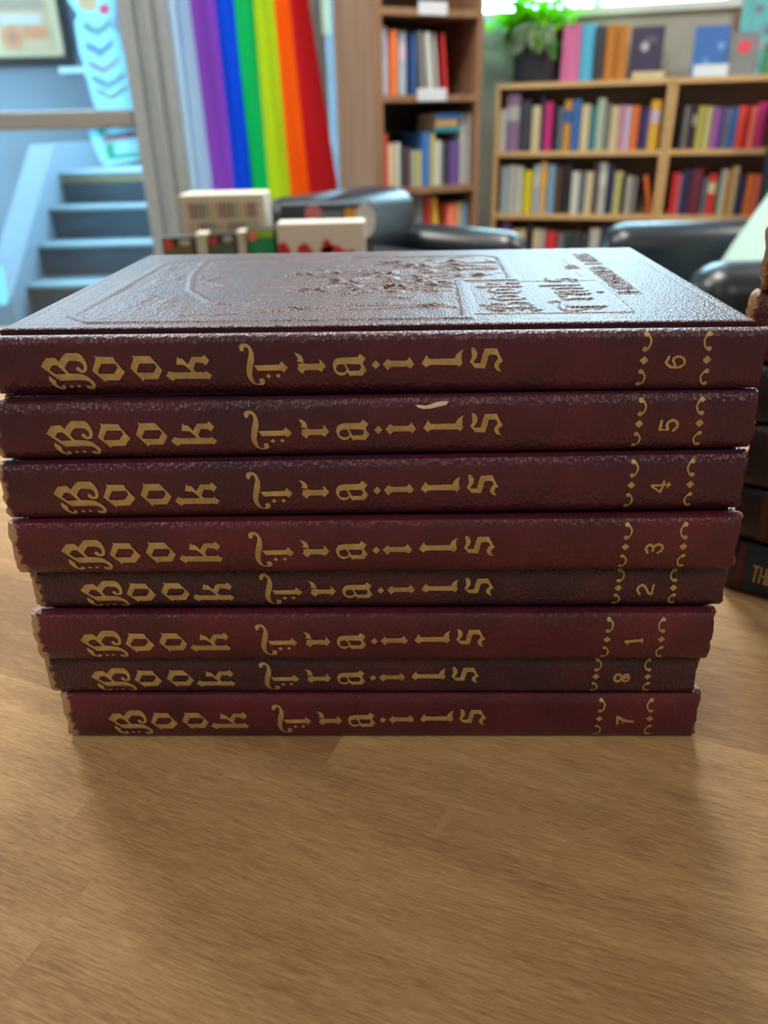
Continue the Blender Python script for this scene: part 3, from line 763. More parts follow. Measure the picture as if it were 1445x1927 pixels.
row_books('t2', 'middle row, tall brown bookcase', MT, onTall, tz[2], c3([
    (165, 192, 1132, 'orange'), (194, 236, 1015, 'red'), (238, 290, 1092, 'cream'), (292, 332, 1082, 'white'), (336, 372, 1110, 'charcoal'), (374, 412, 1120, 'burgundy'), (416, 452, 1140, 'mint'), (454, 490, 1140, 'pale olive'),
    (492, 552, 1000, 'blue'), (562, 598, 1012, 'pale olive'), (600, 634, 1062, 'white'), (636, 668, 1072, 'grey'), (670, 694, 1072, 'charcoal'), (698, 782, 1066, 'purple'), (790, 830, 862, 'white'), (832, 868, 850, 'pale grey')]), 'books on the middle row of the tall bookcase', amax=TMAX, amin=.0195, hmax=tz[1]-tz[2]-.024)
it_base = 440
row_books('t3', 'low row, tall brown bookcase', MT, onTall, tz[3], c3([
    (160, 196, 1475, 'pink'), (198, 226, 1480, 'coral'), (228, 256, 1490, 'tan'), (260, 310, 1500, 'green'), (316, 350, 1500, 'charcoal'), (354, 420, 1490, 'pale grey'), (424, 440, 1500, 'brown'), (444, 516, 1470, 'grey'), (520, 548, 1465, 'red'),
    (562, 612, 1500, 'gold', -.1), (684, 742, 1550, 'salmon'), (746, 786, 1535, 'tan'), (790, 856, 1530, 'light blue')]), 'books on the low row of the tall bookcase', amax=TMAX, amin=.0195, hmax=tz[2]-tz[3]-.024)
# books lying on the middle row
def flat_book(u0, u1, zb, t, c, lab, y=.03):
    a = onTall(u0, 270)[0]; b = onTall(u1, 270)[0]
    m = MB(); W_ = b-a
    m.box(0, W_, 0, .14, 0, .002, 0); m.box(0, W_, 0, .14, t-.002, t, 0); m.box(0, W_, 0, .002, .002, t-.002, 0); m.box(.003, W_-.003, .002, .136, .002, t-.002, 1)
    o = m.build('book', [bmat(c), PAGE]); o.matrix_world = MT @ Matrix.Translation((a, y, zb)); tag(o, lab, 'book', 'books lying across the middle row of the tall bookcase')
zz = tz[2]+.001+max(onTall(680+600/4.015, 1072/4.015)[1]-tz[2], .02)
zz = onTall(680+615/4.015, 1012/4.015)[1]+.006
flat_book(680+588/4.015, 680+784/4.015, zz, .018, 'teal', 'teal book lying flat on top of the middle row, tall bookcase')
flat_book(680+592/4.015, 680+756/4.015, zz+.0185, .017, 'mustard', 'orange yellow book lying flat on the teal book')
flat_book(680+596/4.015, 680+786/4.015, zz+.036, .02, 'blue', 'blue book topmost of the flat pile in the tall bookcase')
# shelf labels
for (u0, u1, v0, v1, lab) in ((680+428/4.015, 680+646/4.015, 8/4.015, 112/4.015, 'white label on the upper shelf edge of the tall bookcase'), (680+420/4.015, 680+640/4.015, 668/4.015, 765/4.015, 'white label on the shelf edge below the top row of books')):
    a, z1 = onTall(u0, v0); b, _ = onTall(u1, v0); z0 = onTall(u0, v1)[1]
    m = MB(); m.M = MT; m.rbox(a, b, -.004, -.0008, z0, z1, .0012)
    tag(m.build('shelf_label', mat('label_card', rgb(200, 206, 214), .5)), lab, 'label', 'shelf labels on the tall bookcase')

# ================================================================== ARMCHAIRS
def armchair(label, loc, rz, W_=.9, D=.85, armh=.74, backh=.9, aw=.16, slope=0.):
    root = thing('armchair', label, 'armchair', loc, rz)     # faces -x locally: front at x=0, back at x=D
    for s in (0, 1):
        y0 = 0 if s == 0 else W_-aw
        m = MB(); m.rbox(0, D-.08, y0, y0+aw, .12, armh, min(.076, aw*.47), seg=6)
        if slope:
            for q in m.v:
                if q.z > .4: q.z -= slope*(1-q.x/D)
        m.build('arm', BLACK_LEATHER, root, True)
    m = MB(); m.rbox(D-.2, D, .02, W_-.02, .12, backh, .06, seg=5); m.build('backrest', BLACK_LEATHER, root, True)
    m = MB(); m.rbox(.01, D-.2, aw+.004, W_-aw-.004, .14, .44, .05, seg=4); m.build('seat_cushion', BLACK_LEATHER, root, True)
    for x in (.06, D-.1):
        for y in (.07, W_-.07):
            one(lambda m: m.lathe([(0, 0), (.018, 0), (.024, .125), (0, .125)], (x, y, 0), 12)).build('leg', mat('dark_wood_leg', rgb(40, 28, 22), .4), root)
    return root
armchair('black leather armchair with a pale green cushion, at right', (.66, 1.60, 0), 0, W_=.88, D=.85, armh=.735)
armchair('black leather armchair turned away behind the white box, centre left', (.385, 1.985, 0), math.radians(148), W_=.49, D=.50, armh=.79, backh=.868, aw=.11, slope=.02)
# pillow
def pillow(m):
    n = 16; vs = []; fs = []
    for side in (1, -1):
        o = len(vs)
        for i in range(n+1):
            for j in range(n+1):
                u, v = i/n*2-1, j/n*2-1
                k = 1-.06*(1-abs(u)**1.5)*abs(v)**3
                k2 = 1-.06*(1-abs(v)**1.5)*abs(u)**3
                th = .085*((1-u**4)*(1-v**4))**.5
                vs.append((side*th, u*.27*k2, v*.27*k))
        for i in range(n):
            for j in range(n):
                a = o+i*(n+1)+j; f = (a, a+1, a+n+2, a+n+1); fs.append(f if side < 0 else f[::-1])
    m.add(vs, fs)
o = one(pillow).build('cushion', mat('pale_mint_fabric', rgb(182, 206, 190), .9, bump=.4, bscale=400), None, True)
o.matrix_world = Matrix.Translation((1.09, 2.03, .74)) @ Matrix.Rotation(math.radians(30), 4, 'Y')
tag(o, 'pale mint square cushion leaning in the right black armchair', 'cushion')

# ================================================================== DISPLAY TABLE WITH GOODS
GZ = .70
dt = thing('side_table', 'low table under the boxed goods in front of the window', 'table', (-.21, 1.455, 0))
one(lambda m: m.rbox(-.225, .225, -.15, .15, GZ-.03, GZ, .006)).build('tabletop', mat('dark_table', rgb(70, 56, 48), .5), dt)
for sx_ in (-.2, .2):
    for sy_ in (-.12, .12):
        one(lambda m: m.box(sx_-.015, sx_+.015, sy_-.015, sy_+.015, 0, GZ-.03)).build('leg', mat('dark_table', (0, 0, 0)), dt)
def boxed(u0, u1, vt, Y, depth, name, label, cat, face, fm, rz=0., zbase=GZ, tilt=0):
    p = onY(u0, vt, Y); q = onY(u1, vt, Y); W_ = q.x-p.x; h = (p.z+q.z)/2-zbase
    root = thing(name, label, cat, (p.x, Y, zbase+.0004), rz)
    one(lambda m: m.rbox(0, W_, 0, depth, 0, h, .0015, seg=1)).build('carton', face, root)
    mm = MB(); fm(mm, W_, h); return root, mm, W_, h
# white box printed with two rows of coloured strips
PK = [mat('strip_%d' % i, rgb(*c), .6) for i, c in enumerate([(196, 176, 110), (126, 104, 120), (150, 160, 120), (190, 120, 110), (110, 120, 140), (206, 190, 150), (160, 120, 90)])]
def strips(m, W_, h):
    for r_, (z0, z1) in enumerate(((.69, .77), (.80, .93))):
        for k in range(17):
            x = W_*(.10+.82*k/17); m.box(x, x+W_*.82/17*.62, -.0012, -.0001, h*z0, h*z1, (k*5+r_*3) % 7)
root, mm, W_, h = boxed(335, 496, 366, 1.49, .09, 'boxed_set', 'white box printed with rows of small coloured strips, below the flag', 'box', mat('ivory_carton', rgb(214, 208, 188), .6), strips)
mm.build('printed_strips', PK, root)
def cardface(cols):
    def f(m, W_, h):
        m.box(W_*.05, W_*.95, -.0008, -.0001, h*.905, h*.985, 0)
        m.box(W_*.05, W_*.95, -.0008, -.0001, h*.05, h*.90, 1)
        for (x, z, rx, rz_, k) in ((.2, .925, .14, .055, 2), (.72, .94, .2, .035, 3)):
            m.prism([(W_*x+W_*rx*math.cos(q*math.pi/8), h*z+h*rz_*math.sin(q*math.pi/8)) for q in range(16)], 'y', -.0016, -.0009, k)
    return f
def cm(*c): return [mat('ink_%d_%d_%d' % x, rgb(*x), .5) for x in c]
DARKBOX = mat('dark_carton', rgb(44, 44, 44), .5)
for (u0, u1, vt, lab, cs) in (
    (303, 364, 447, 'small dark box with a red dot and olive picture, leftmost below the flag', [(44, 42, 40), (110, 106, 66), (216, 80, 66), (190, 190, 188)]),
    (390, 442, 440, 'small dark box with a grey green picture, between two other small boxes', [(48, 46, 44), (84, 104, 84), (190, 60, 56), (170, 178, 170)]),
    (463, 516, 430, 'small box with lime green picture and pink dot, beside the white and red box', [(150, 190, 50), (22, 140, 90), (236, 120, 116), (150, 200, 60)])):
    root, mm, W_, h = boxed(u0, u1, vt, 1.38, .04, 'game_box', lab, 'box', DARKBOX, cardface(cs)); mm.build('printed_face', cm(*cs), root)
for (u0, u1, vt, lab) in ((366, 388, 440, 'slim ivory box standing between the leftmost dark box and the grey green one'), (444, 461, 436, 'slim ivory box standing between the grey green box and the lime green one')):
    p = onY(u0, vt, 1.385); q = onY(u1, vt, 1.385)
    o = one(lambda m: m.rbox(0, q.x-p.x, 0, .04, 0, p.z-GZ, .0015, seg=1)).build('slim_box', mat('ivory_carton', (1, 1, 1))); o.location = (p.x, 1.385, GZ+.0004)
    tag(o, lab, 'box')
def redface(m, W_, h):
    for (x, z, rx, rz_) in ((.06, .70, .06, .1), (.3, .66, .08, .12), (.62, .66, .14, .1), (.56, .74, .05, .08), (.84, .64, .05, .08), (.45, .5, .1, .07), (.16, .5, .08, .08)):
        m.prism([(W_*x+W_*rx*1.25*math.cos(q*math.pi/8)*(1+.2*math.sin(q*2.4)), h*z+h*rz_*1.2*math.sin(q*math.pi/8)) for q in range(16)], 'y', -.0012, -.0001, 0)
root, mm, W_, h = boxed(520, 686, 419, 1.37, .05, 'white_box', 'white box with a red splashed print, in front of the black armchair', 'box', mat('white_carton', rgb(222, 218, 208), .6), redface)
mm.build('red_print', cm((196, 40, 50)), root)
def navyface(m, W_, h):
    m.prism([(W_*.36+.016*math.cos(q*math.pi/8), h*.92+.012*math.sin(q*math.pi/8)) for q in range(16)], 'y', -.0016, -.0001, 0)
    m.box(W_*.70, W_*.84, -.0012, -.0001, h*.70, h*.95, 1); m.prism([(W_*.92+.019*math.cos(q*math.pi/8), h*.83+.03*math.sin(q*math.pi/8)) for q in range(16)], 'y', -.0014, -.0001, 2)
    m.box(W_*.5, W_*.64, -.0012, -.0001, h*.70, h*.82, 0); m.box(W_*.42, W_*.68, -.0012, -.0001, h*.87, h*.93, 3)
root, mm, W_, h = boxed(526, 700, 384, 1.51, .05, 'picture_book', 'dark picture book with orange and white figures standing behind the white box', 'book', mat('navy_carton', rgb(52, 58, 72), .5), navyface)
mm.build('printed_face', cm((206, 112, 116), (226, 150, 50), (214, 214, 206), (110, 112, 120)), root)

# ================================================================== READING TABLE (foreground)
tb_ = thing('table', 'oak strip laminate table carrying the stacks of old books', 'table', (0, .18, 0))
one(lambda m: m.rbox(-1.0, 1.0, -.55, .52, TZ-.035, TZ, .003, seg=2)).build('tabletop', LAMINATE, tb_)
FLECK = mat('pale_oak_fleck', rgb(180, 143, 100), .42)
for P_ in ([(813, 1577), (828, 1540), (842, 1522), (858, 1522), (905, 1536), (965, 1534), (1052, 1540), (985, 1552), (915, 1562), (880, 1548), (852, 1538), (838, 1552), (824, 1577)],
           [(1018, 1632), (1052, 1612), (1058, 1590), (1085, 1566), (1120, 1558), (1166, 1553), (1118, 1570), (1080, 1584), (1066, 1604), (1054, 1624)],
           [(1180, 1686), (1192, 1668), (1222, 1662), (1262, 1665), (1216, 1674), (1198, 1690)], [(622, 1456), (630, 1440), (642, 1434), (634, 1450)]):
    q = MB(); q.poly([tuple((onZ(u, v, TZ)-Vector((0, .18, 0)))[:2]) for u, v in P_], [], lambda a, b: Vector((a, b, TZ+.00006)))
    q.build('grain_fleck', FLECK, tb_, fixn=False)
for x in (-.92, .92):
    for y in (-.47, .44):
        one(lambda m: m.rbox(x-.03, x+.03, y-.03, y+.03, 0, TZ-.035, .004, seg=1)).build('leg', mat('table_leg_paint', rgb(60, 58, 56), .5), tb_)

# ================================================================== THE OLD VOLUMES
BL, BD = .24, .165
L0, L1 = -15.0, 1405.0
def A_(l): return [(80+x/7.225, 770+y/7.225) for x, y in l]
def B_(l): return [(240+x/7.225, 770+y/7.225) for x, y in l]
def C_(l): return [(440+x/7.225, 760+y/7.225) for x, y in l]
def D_(l): return [(600+x/7.225, 760+y/7.225) for x, y in l]
def E_(l): return [(760+x/7.225, 760+y/7.225) for x, y in l]
def dia(x, y, rx, ry): return [(x-rx, y), (x, y-ry), (x+rx, y), (x, y+ry)]
GLY = {
 'B': [(A_([(50,330),(92,275),(140,222),(260,213),(288,238),(312,268),(345,220),(380,185),(420,155),(590,155),(625,178),(650,208),(670,250),(680,295),(675,360),(660,388),(635,405),(590,412),(555,400),(530,375),(522,350),(545,330),(570,336),(583,352),(592,375),(615,374),(632,350),(634,322),(622,293),(600,270),(560,255),(450,253),(410,290),(370,350),(415,420),(560,425),(610,437),(650,458),(700,500),(728,530),(742,570),(735,610),(700,645),(650,646),(618,625),(605,600),(618,586),(645,583),(670,592),(683,603),(692,580),(682,555),(660,530),(620,515),(540,510),(270,520),(205,465),(150,410)]), [A_([(160,375),(205,315),(270,310),(310,345),(375,425),(230,432)])]),
       (A_([(130,455),(210,520),(208,560),(218,585),(240,603),(268,615),(272,595),(285,580),(305,578),(325,590),(328,612),(315,635),(285,648),(235,640),(190,615),(150,570),(125,530),(118,500)]), []),
       (A_(dia(405, 600, 32, 24)), []), (A_(dia(508, 595, 32, 24)), [])],
 'o': [(A_([(800,180),(830,200),(1050,203),(1070,250),(1178,400),(1085,510),(900,515),(880,542),(860,510),(738,385),(815,225)]), [A_([(875,292),(1070,290),(1092,340),(1025,422),(830,425),(808,405)])])],
 'o2': [(B_([(155,168),(180,192),(390,188),(430,240),(532,375),(455,493),(265,497),(243,525),(220,490),(103,350),(165,225)]), [B_([(235,288),(440,285),(462,330),(405,408),(200,408),(180,390)])])],
 'k': [(B_([(568,450),(620,380),(670,402),(925,400),(880,345),(835,303),(730,300),(742,245),(760,190),(775,220),(825,225),(885,300),(950,200),(1090,198),(1110,168),(1178,240),(1130,308),(1085,278),(995,272),(950,350),(972,395),(1100,400),(1120,380),(1192,440),(1145,497),(1110,487),(690,490),(645,520)]), [])],
 'T': [(C_([(145,150),(152,128),(172,110),(210,100),(240,104),(265,115),(288,135),(305,160),(322,200),(332,240),(333,285),(328,330),(305,400),(290,470),(286,505),(290,540),(295,572),(308,602),(325,620),(342,628),(370,622),(378,605),(370,580),(378,562),(400,550),(425,554),(442,570),(448,600),(442,620),(430,635),(405,646),(370,649),(320,643),(290,630),(265,610),(245,585),(230,555),(218,515),(215,480),(218,430),(225,390),(238,335),(250,290),(264,250),(270,220),(270,190),(262,163),(235,145),(215,152),(205,170),(197,193),(180,203),(158,196)]), []),
       (C_([(318,378),(372,378),(655,370),(690,325),(772,405),(715,473),(680,445),(365,452)]), []), (C_(dia(502, 522, 36, 32)), []), (C_(dia(634, 517, 33, 32)), [])],
 'r': [(C_([(865,212),(930,235),(960,258),(978,290),(983,345),(890,325),(912,300),(905,275)]), []), (C_([(905,360),(985,347),(1030,360),(1190,352),(1203,335),(1183,305),(1215,310),(1275,390),(1210,463),(1170,438),(1010,440),(985,455),(960,490),(930,465),(890,425),(912,390)]), [])],
 'a': [(D_([(210,380),(215,350),(228,320),(260,290),(330,277),(540,272),(575,228),(648,285),(605,355),(658,435),(600,512),(460,512),(435,522),(397,465),(385,485),(365,503),(320,515),(288,507),(262,492),(240,470),(222,440)]), [D_([(252,415),(257,393),(272,375),(300,364),(335,362),(356,366),(385,415),(385,440),(370,460),(345,472),(300,470),(275,460),(258,440)]), D_([(385,360),(565,362),(588,395),(560,445),(430,450)])]),
       (D_([(722,372),(780,310),(833,370),(775,428)]), [])],
 'i': [(D_([(870,362),(940,288),(955,308),(980,317),(1175,315),(1205,295),(1218,265),(1285,360),(1235,420),(1195,393),(985,395),(955,415),(935,445)]), [])],
 'l': [(E_([(222,350),(290,240),(305,272),(330,293),(655,285),(668,250),(690,220),(725,192),(768,175),(750,210),(743,240),(745,310),(760,340),(715,398),(700,380),(685,370),(340,370),(312,380),(285,405)]), [])],
 's': [(E_([(865,150),(905,152),(930,180),(945,215),(940,270),(895,335),(915,347),(990,345),(1010,250),(1040,162),(1195,158),(1240,250),(1283,318),(1240,350),(1230,375),(1240,415),(1265,455),(1230,448),(1200,430),(1175,400),(1168,370),(1180,335),(1218,285),(1205,258),(1190,242),(1150,235),(1110,240),(1090,250),(1075,330),(1050,412),(920,410),(850,325),(880,270)]), [])]}
ORDER = ['B', 'o', 'o2', 'k', 'T', 'r', 'a', 'i', 'l', 's']
def spine_y(z, t):                          # front of the spine, local y, z 0..t
    e = min(z, t-z)
    q = .0011*(2*z/t-1)**2
    if e < .0035: q += .0010*(1-max(e-.0008, 0)/.0027)**2
    return q
def stroke_polys(pts, wd):
    out = []
    for a, b in zip(pts[:-1], pts[1:]):
        a, b = Vector(a), Vector(b); d_ = (b-a)
        if d_.length < 1e-6: continue
        nrm = Vector((-d_.y, d_.x)).normalized()*wd/2
        out.append([tuple(a+nrm), tuple(b+nrm), tuple(b-nrm), tuple(a-nrm)])
    for p in pts:
        out.append([(p[0]+wd/2*math.cos(q*math.pi/6), p[1]+wd/2*math.sin(q*math.pi/6)) for q in range(12)])
    return out
def circ(x, y, r): return [(x+r*math.cos(q*math.pi/10), y+r*math.sin(q*math.pi/10)) for q in range(20)]
# digits in photo-like pixels around their centre, 'up' is to the left: (scale px per book px, strokes)
DIG = {
 6: (8.028, (785, 510), [([(682, 428), (668, 470), (648, 505), (680, 550), (730, 582), (800, 592), (870, 582), (915, 545), (922, 505), (900, 455), (850, 425), (800, 422), (755, 450), (748, 480), (775, 530), (790, 555)], 38)]),
 5: (8.028, (660, 445), [([(540, 378), (532, 508)], 46), ([(532, 508), (655, 508)], 24), ([(650, 505), (622, 440), (640, 395), (690, 366), (740, 375), (775, 410), (782, 460), (735, 520)], 44)]),
 4: (7.225, (720, 432), [([(600, 412), (840, 405)], 34), ([(600, 425), (720, 508)], 26), ([(756, 358), (745, 440), (722, 512)], 36), ([(815, 370), (838, 405), (808, 446)], 20)]),
 3: (7.225, (740, 430), [([(658, 488), (628, 432), (640, 395), (680, 374), (712, 395), (725, 430), (725, 462)], 34), ([(725, 430), (745, 390), (790, 368), (835, 385), (853, 425), (835, 460), (795, 492)], 36)]),
 2: (7.225, (650, 430), [([(575, 492), (535, 440), (550, 400), (590, 370), (632, 390), (700, 488), (738, 498), (745, 375)], 34)]),
 1: (3.482, (550, 305), [([(498, 308), (600, 300)], 20), ([(598, 286), (604, 320)], 9), ([(494, 306), (512, 326)], 12)]),
 8: (3.482, (455, 532), [(circ(430, 532, 22)+[(452, 532)], 15), (circ(481, 532, 21)+[(460, 532)], 15)]),
 7: (3.482, (480, 825), [([(431, 800), (438, 850)], 14), ([(440, 806), (478, 828), (535, 836)], 17), ([(470, 845), (482, 815)], 7)])}
RED = leather('maroon_leather', rgb(86, 30, 45), rgb(62, 24, 40), seed=1.3, edge=.119)
RED2 = leather('maroon_leather_brighter', rgb(96, 31, 44), rgb(73, 24, 38), seed=4.1, edge=.1180, amp=.0036, gb=.4)
RED3 = leather('maroon_leather_darkened', rgb(76, 34, 45), rgb(50, 29, 42), seed=7.7, edge=.1184, gb=.6)
TOPCOVER = leather('maroon_leather_cover', rgb(76, 32, 42), rgb(62, 26, 36), seed=2.2, edge=.2, gb=.45, rough=.40, gs=1000)
TOPCOVER.node_tree.nodes['Principled BSDF'].inputs['Specular IOR Level'].default_value = .42

def spine_profile(t, g=.0012):
    out = [(.0098, t-g*.93), (.0080, t-g), (.0066, t-g*.6), (.0052, t-g*.2), (.0036, t), (.0020, t-.0005)]
    k = 14
    if g > .002: out = [(.0098, t-.0030), (.0080, t-.0033), (.0066, t-.0024), (.0052, t-.0014), (.0036, t-.0011), (.0020, t-.0014)]
    zt, zb_ = t-(.0021 if g > .002 else .0013), .0013
    out += [(spine_y(zt+(zb_-zt)*i/k, t), zt+(zb_-zt)*i/k) for i in range(k+1)]
    out += [(.0020, .0005), (.0036, .0), (.0052, .0002), (.0066, .0006), (.0080, .0012), (.0098, .0011)]
    return out
def volume(n, t, zb, xc, D, yaw, m, label, fray=.0008, cover=None, chips=()):
    root = thing('book', label, 'book', (xc, D, TZ+zb+.0002), yaw, 'matching maroon volumes stacked on the table')
    rn = random.Random(n*11+3)
    # spine shell
    prof = spine_profile(t, .0030 if cover else .0012); inner = [(min(y+.0013, .0098), min(max(z, .0022+.0), t-.0022) if 3 < i < len(prof)-4 else z) for i, (y, z) in enumerate(prof)]
    inner = [(y+.0014 if .0 <= y < .009 else y, (z-.0012 if z > t/2 else z+.0012)) for y, z in prof]
    ring = prof+inner[::-1]; K = len(ring)
    xs = [-BL/2, -BL/2+.0006, -BL/2+.0015, -BL/2+.004]+[-BL/2+.01+(BL-.02)*i/30 for i in range(31)]+[BL/2-.004, BL/2-.0015, BL/2-.0006, BL/2]
    mb = MB(); vs = []
    for ix, x in enumerate(xs):
        edge = ix < 3 or ix >= len(xs)-3
        for iy, (y, z) in enumerate(ring):
            q = x
            sgn = -1 if x < 0 else 1
            if edge:
                zz_ = z*170
                jag = (noise.noise((zz_, n*7.3+sgn*3, 0))*1.0+noise.noise((zz_*3.1, n*3.1, sgn))*.7)*fray
                k_ = 1 if (ix in (0, len(xs)-1)) else (.7 if ix in (1, len(xs)-2) else .35)
                q += sgn*jag*k_ - sgn*.0006*k_*(1-abs(2*z/t-1))
                if ix in (0, len(xs)-1): y = y+.0005
            y += .00012*noise.noise((x*60, z*80, n*5.))
            vs.append((q, y, z))
    fs = []
    for i in range(len(xs)-1):
        for k in range(K):
            fs.append((i*K+k, i*K+(k+1) % K, (i+1)*K+(k+1) % K, (i+1)*K+k))
    np_ = len(prof)
    for e in (0, (len(xs)-1)*K):
        for k in range(np_-1):
            fs.append((e+k, e+k+1, e+K-2-k, e+K-1-k))
    mb.add(vs, fs, 0)
    mb.build('spine', m, root, True)
    bx0, bx1 = -BL/2+.0012, BL/2-.0012
    if cover is None:
        one(lambda q: q.rbox(bx0, bx1, .0100, BD, t-.0027, t, .0006, seg=2)).build('front_cover', m, root)
    else:
        cover(root, bx0, bx1, t)
    one(lambda q: q.rbox(bx0, bx1, .0100, BD, 0, .0027, .0006, seg=2)).build('back_cover', m, root)
    def pages(q):
        q.prism([(.0046, .0044), (.0036, t/2), (.0046, t-.0044), (.0100, t-.0029), (BD-.006, t-.0029), (BD-.009, t/2), (BD-.006, .0029), (.0100, .0029)], 'x', bx0+.003, bx1-.003)
    one(pages).build('page_block', PAPER, root)
    # gold lettering
    def fn(px, py, lift=.00022):
        x = -BL/2+BL*(px-L0)/(L1-L0)
        z = t/2+(816.5-16.0*px/1400-py)*(.0195/112.0)*(t/.0195)**.35
        z = min(max(z, .0006), t-.0006)
        return Vector((x, spine_y(z, t)-lift, z))
    g = MB()
    for name in ORDER:
        for outer, holes in GLY[name]: g.poly(outer, holes, fn, split=9)
    g.build('title_lettering', GOLD, root, fixn=False)
    sc, (cx, cy), strokes = DIG[n]
    pxm = {6: .24/1460, 5: .24/1420, 4: .24/1396, 3: .24/1370, 2: .24/1305, 1: .24/1275, 8: .24/1219, 7: .24/1199}[n]
    pzm = {6: .020/125, 5: .0193/109, 4: .02/116, 3: .02/104, 2: .0172/80, 1: .0204/95, 8: .018/70, 7: .0212/83}[n]
    g = MB()
    def fd(a, b):
        z = t*.47-(b-cy)/sc*pzm; z = min(max(z, .0006), t-.0006)
        return Vector((-BL/2+BL*.8865+(a-cx)/sc*pxm, spine_y(z, t)-.00022, z))
    for pts, wd in strokes:
        for P in stroke_polys(pts, wd): g.poly(P, [], fd)
    g.build('volume_number', GOLD, root, fixn=False)
    # ornaments: hooked brackets and a lozenge, one band each side of the number
    for s0, mir in ((.848, 1), (.9245, -1)):
        g = MB()
        def fo(a, b):
            z = t-b*t; z = min(max(z, .0003), t-.0003)
            return Vector((-BL/2+BL*s0+a*.001*mir, spine_y(z, t)-.00022, z))
        def strk(pts, wd):
            asp = t*1000
            for P in stroke_polys([(x, y*asp) for x, y in pts], wd): g.poly([(x, y/asp) for x, y in P], [], fo)
        asp = t*1000
        for (y0, y1, sx_) in ((.10, .335, 0), (.66, .885, -.55)):
            arc = [(.2+sx_+1.7*math.sin(math.pi*q/8)**.8*(1) if 0 < q < 8 else .2+sx_, y0+(y1-y0)*q/8) for q in range(9)]
            arc = [(-.2+sx_, y0), (.55+sx_, y0+.02), (1.15+sx_, y0+.07), (1.4+sx_, (y0+y1)/2-.01), (1.1+sx_, y1-.06), (.5+sx_, y1-.01), (-.25+sx_, y1)]
            strk(arc, .62)
            g.poly([(-.15+sx_+.75*math.cos(q*math.pi/8), y0+.01+.75*math.sin(q*math.pi/8)/asp) for q in range(16)], [], fo)
            g.poly([(-.3+sx_+.75*math.cos(q*math.pi/8), y1-.01+.75*math.sin(q*math.pi/8)/asp) for q in range(16)], [], fo)
        g.poly([(-1.35-.15, .495), (-.15, .495-1.35/asp), (1.2, .495), (-.15, .495+1.35/asp)], [], fo)
        g.build('spine_ornament', GOLD, root, fixn=False)
    for pts in chips:
        q = MB(); q.poly(pts, [], fn); q.build('paper_chip', CHIP, root, fixn=False)
    return root

# ---- embossed top cover
def in_poly(P, A, B):
    r = np.zeros(A.shape, bool); n = len(P); j = n-1
    for i in range(n):
        xi, yi = P[i]; xj, yj = P[j]
        c = ((yi > B) != (yj > B)) & (A < (xj-xi)*(B-yi)/((yj-yi) or 1e-12)+xi)
        r ^= c; j = i
    return r
def seg_d(A, B, pts):
    d = np.full(A.shape, 1e9)
    for (x0, y0), (x1, y1) in zip(pts[:-1], pts[1:]):
        vx, vy = x1-x0, y1-y0; L2 = vx*vx+vy*vy+1e-15
        t = np.clip(((A-x0)*vx+(B-y0)*vy)/L2, 0, 1)
        d = np.minimum(d, np.hypot(A-x0-t*vx, B-y0-t*vy))
    return d
def bumpf(d, w_): return np.clip(1-d/w_, 0, 1)**.5*(d < w_)
BLOCK = {'E': [[(1, 1), (0, 1), (0, 0), (1, 0)], [(0, .5), (.8, .5)]], 'N': [[(0, 0), (0, 1), (1, 0), (1, 1)]], 'C': [[(1, .8), (.7, 1), (.25, 1), (0, .7), (0, .3), (.25, 0), (.7, 0), (1, .2)]], 'H': [[(0, 0), (0, 1)], [(1, 0), (1, 1)], [(0, .5), (1, .5)]],
         'A': [[(0, 0), (.5, 1), (1, 0)], [(.2, .35), (.8, .35)]], 'T': [[(0, 1), (1, 1)], [(.5, 1), (.5, 0)]], 'D': [[(0, 0), (0, 1), (.6, 1), (1, .7), (1, .3), (.6, 0), (0, 0)]], 'L': [[(0, 1), (0, 0), (1, 0)]], 'S': [[(1, .85), (.7, 1), (.3, 1), (0, .8), (.1, .58), (.9, .42), (1, .2), (.7, 0), (.3, 0), (0, .15)]], 'O': [[(.5, 1), (.9, .85), (1, .5), (.9, .15), (.5, 0), (.1, .15), (0, .5), (.1, .85), (.5, 1)]]}
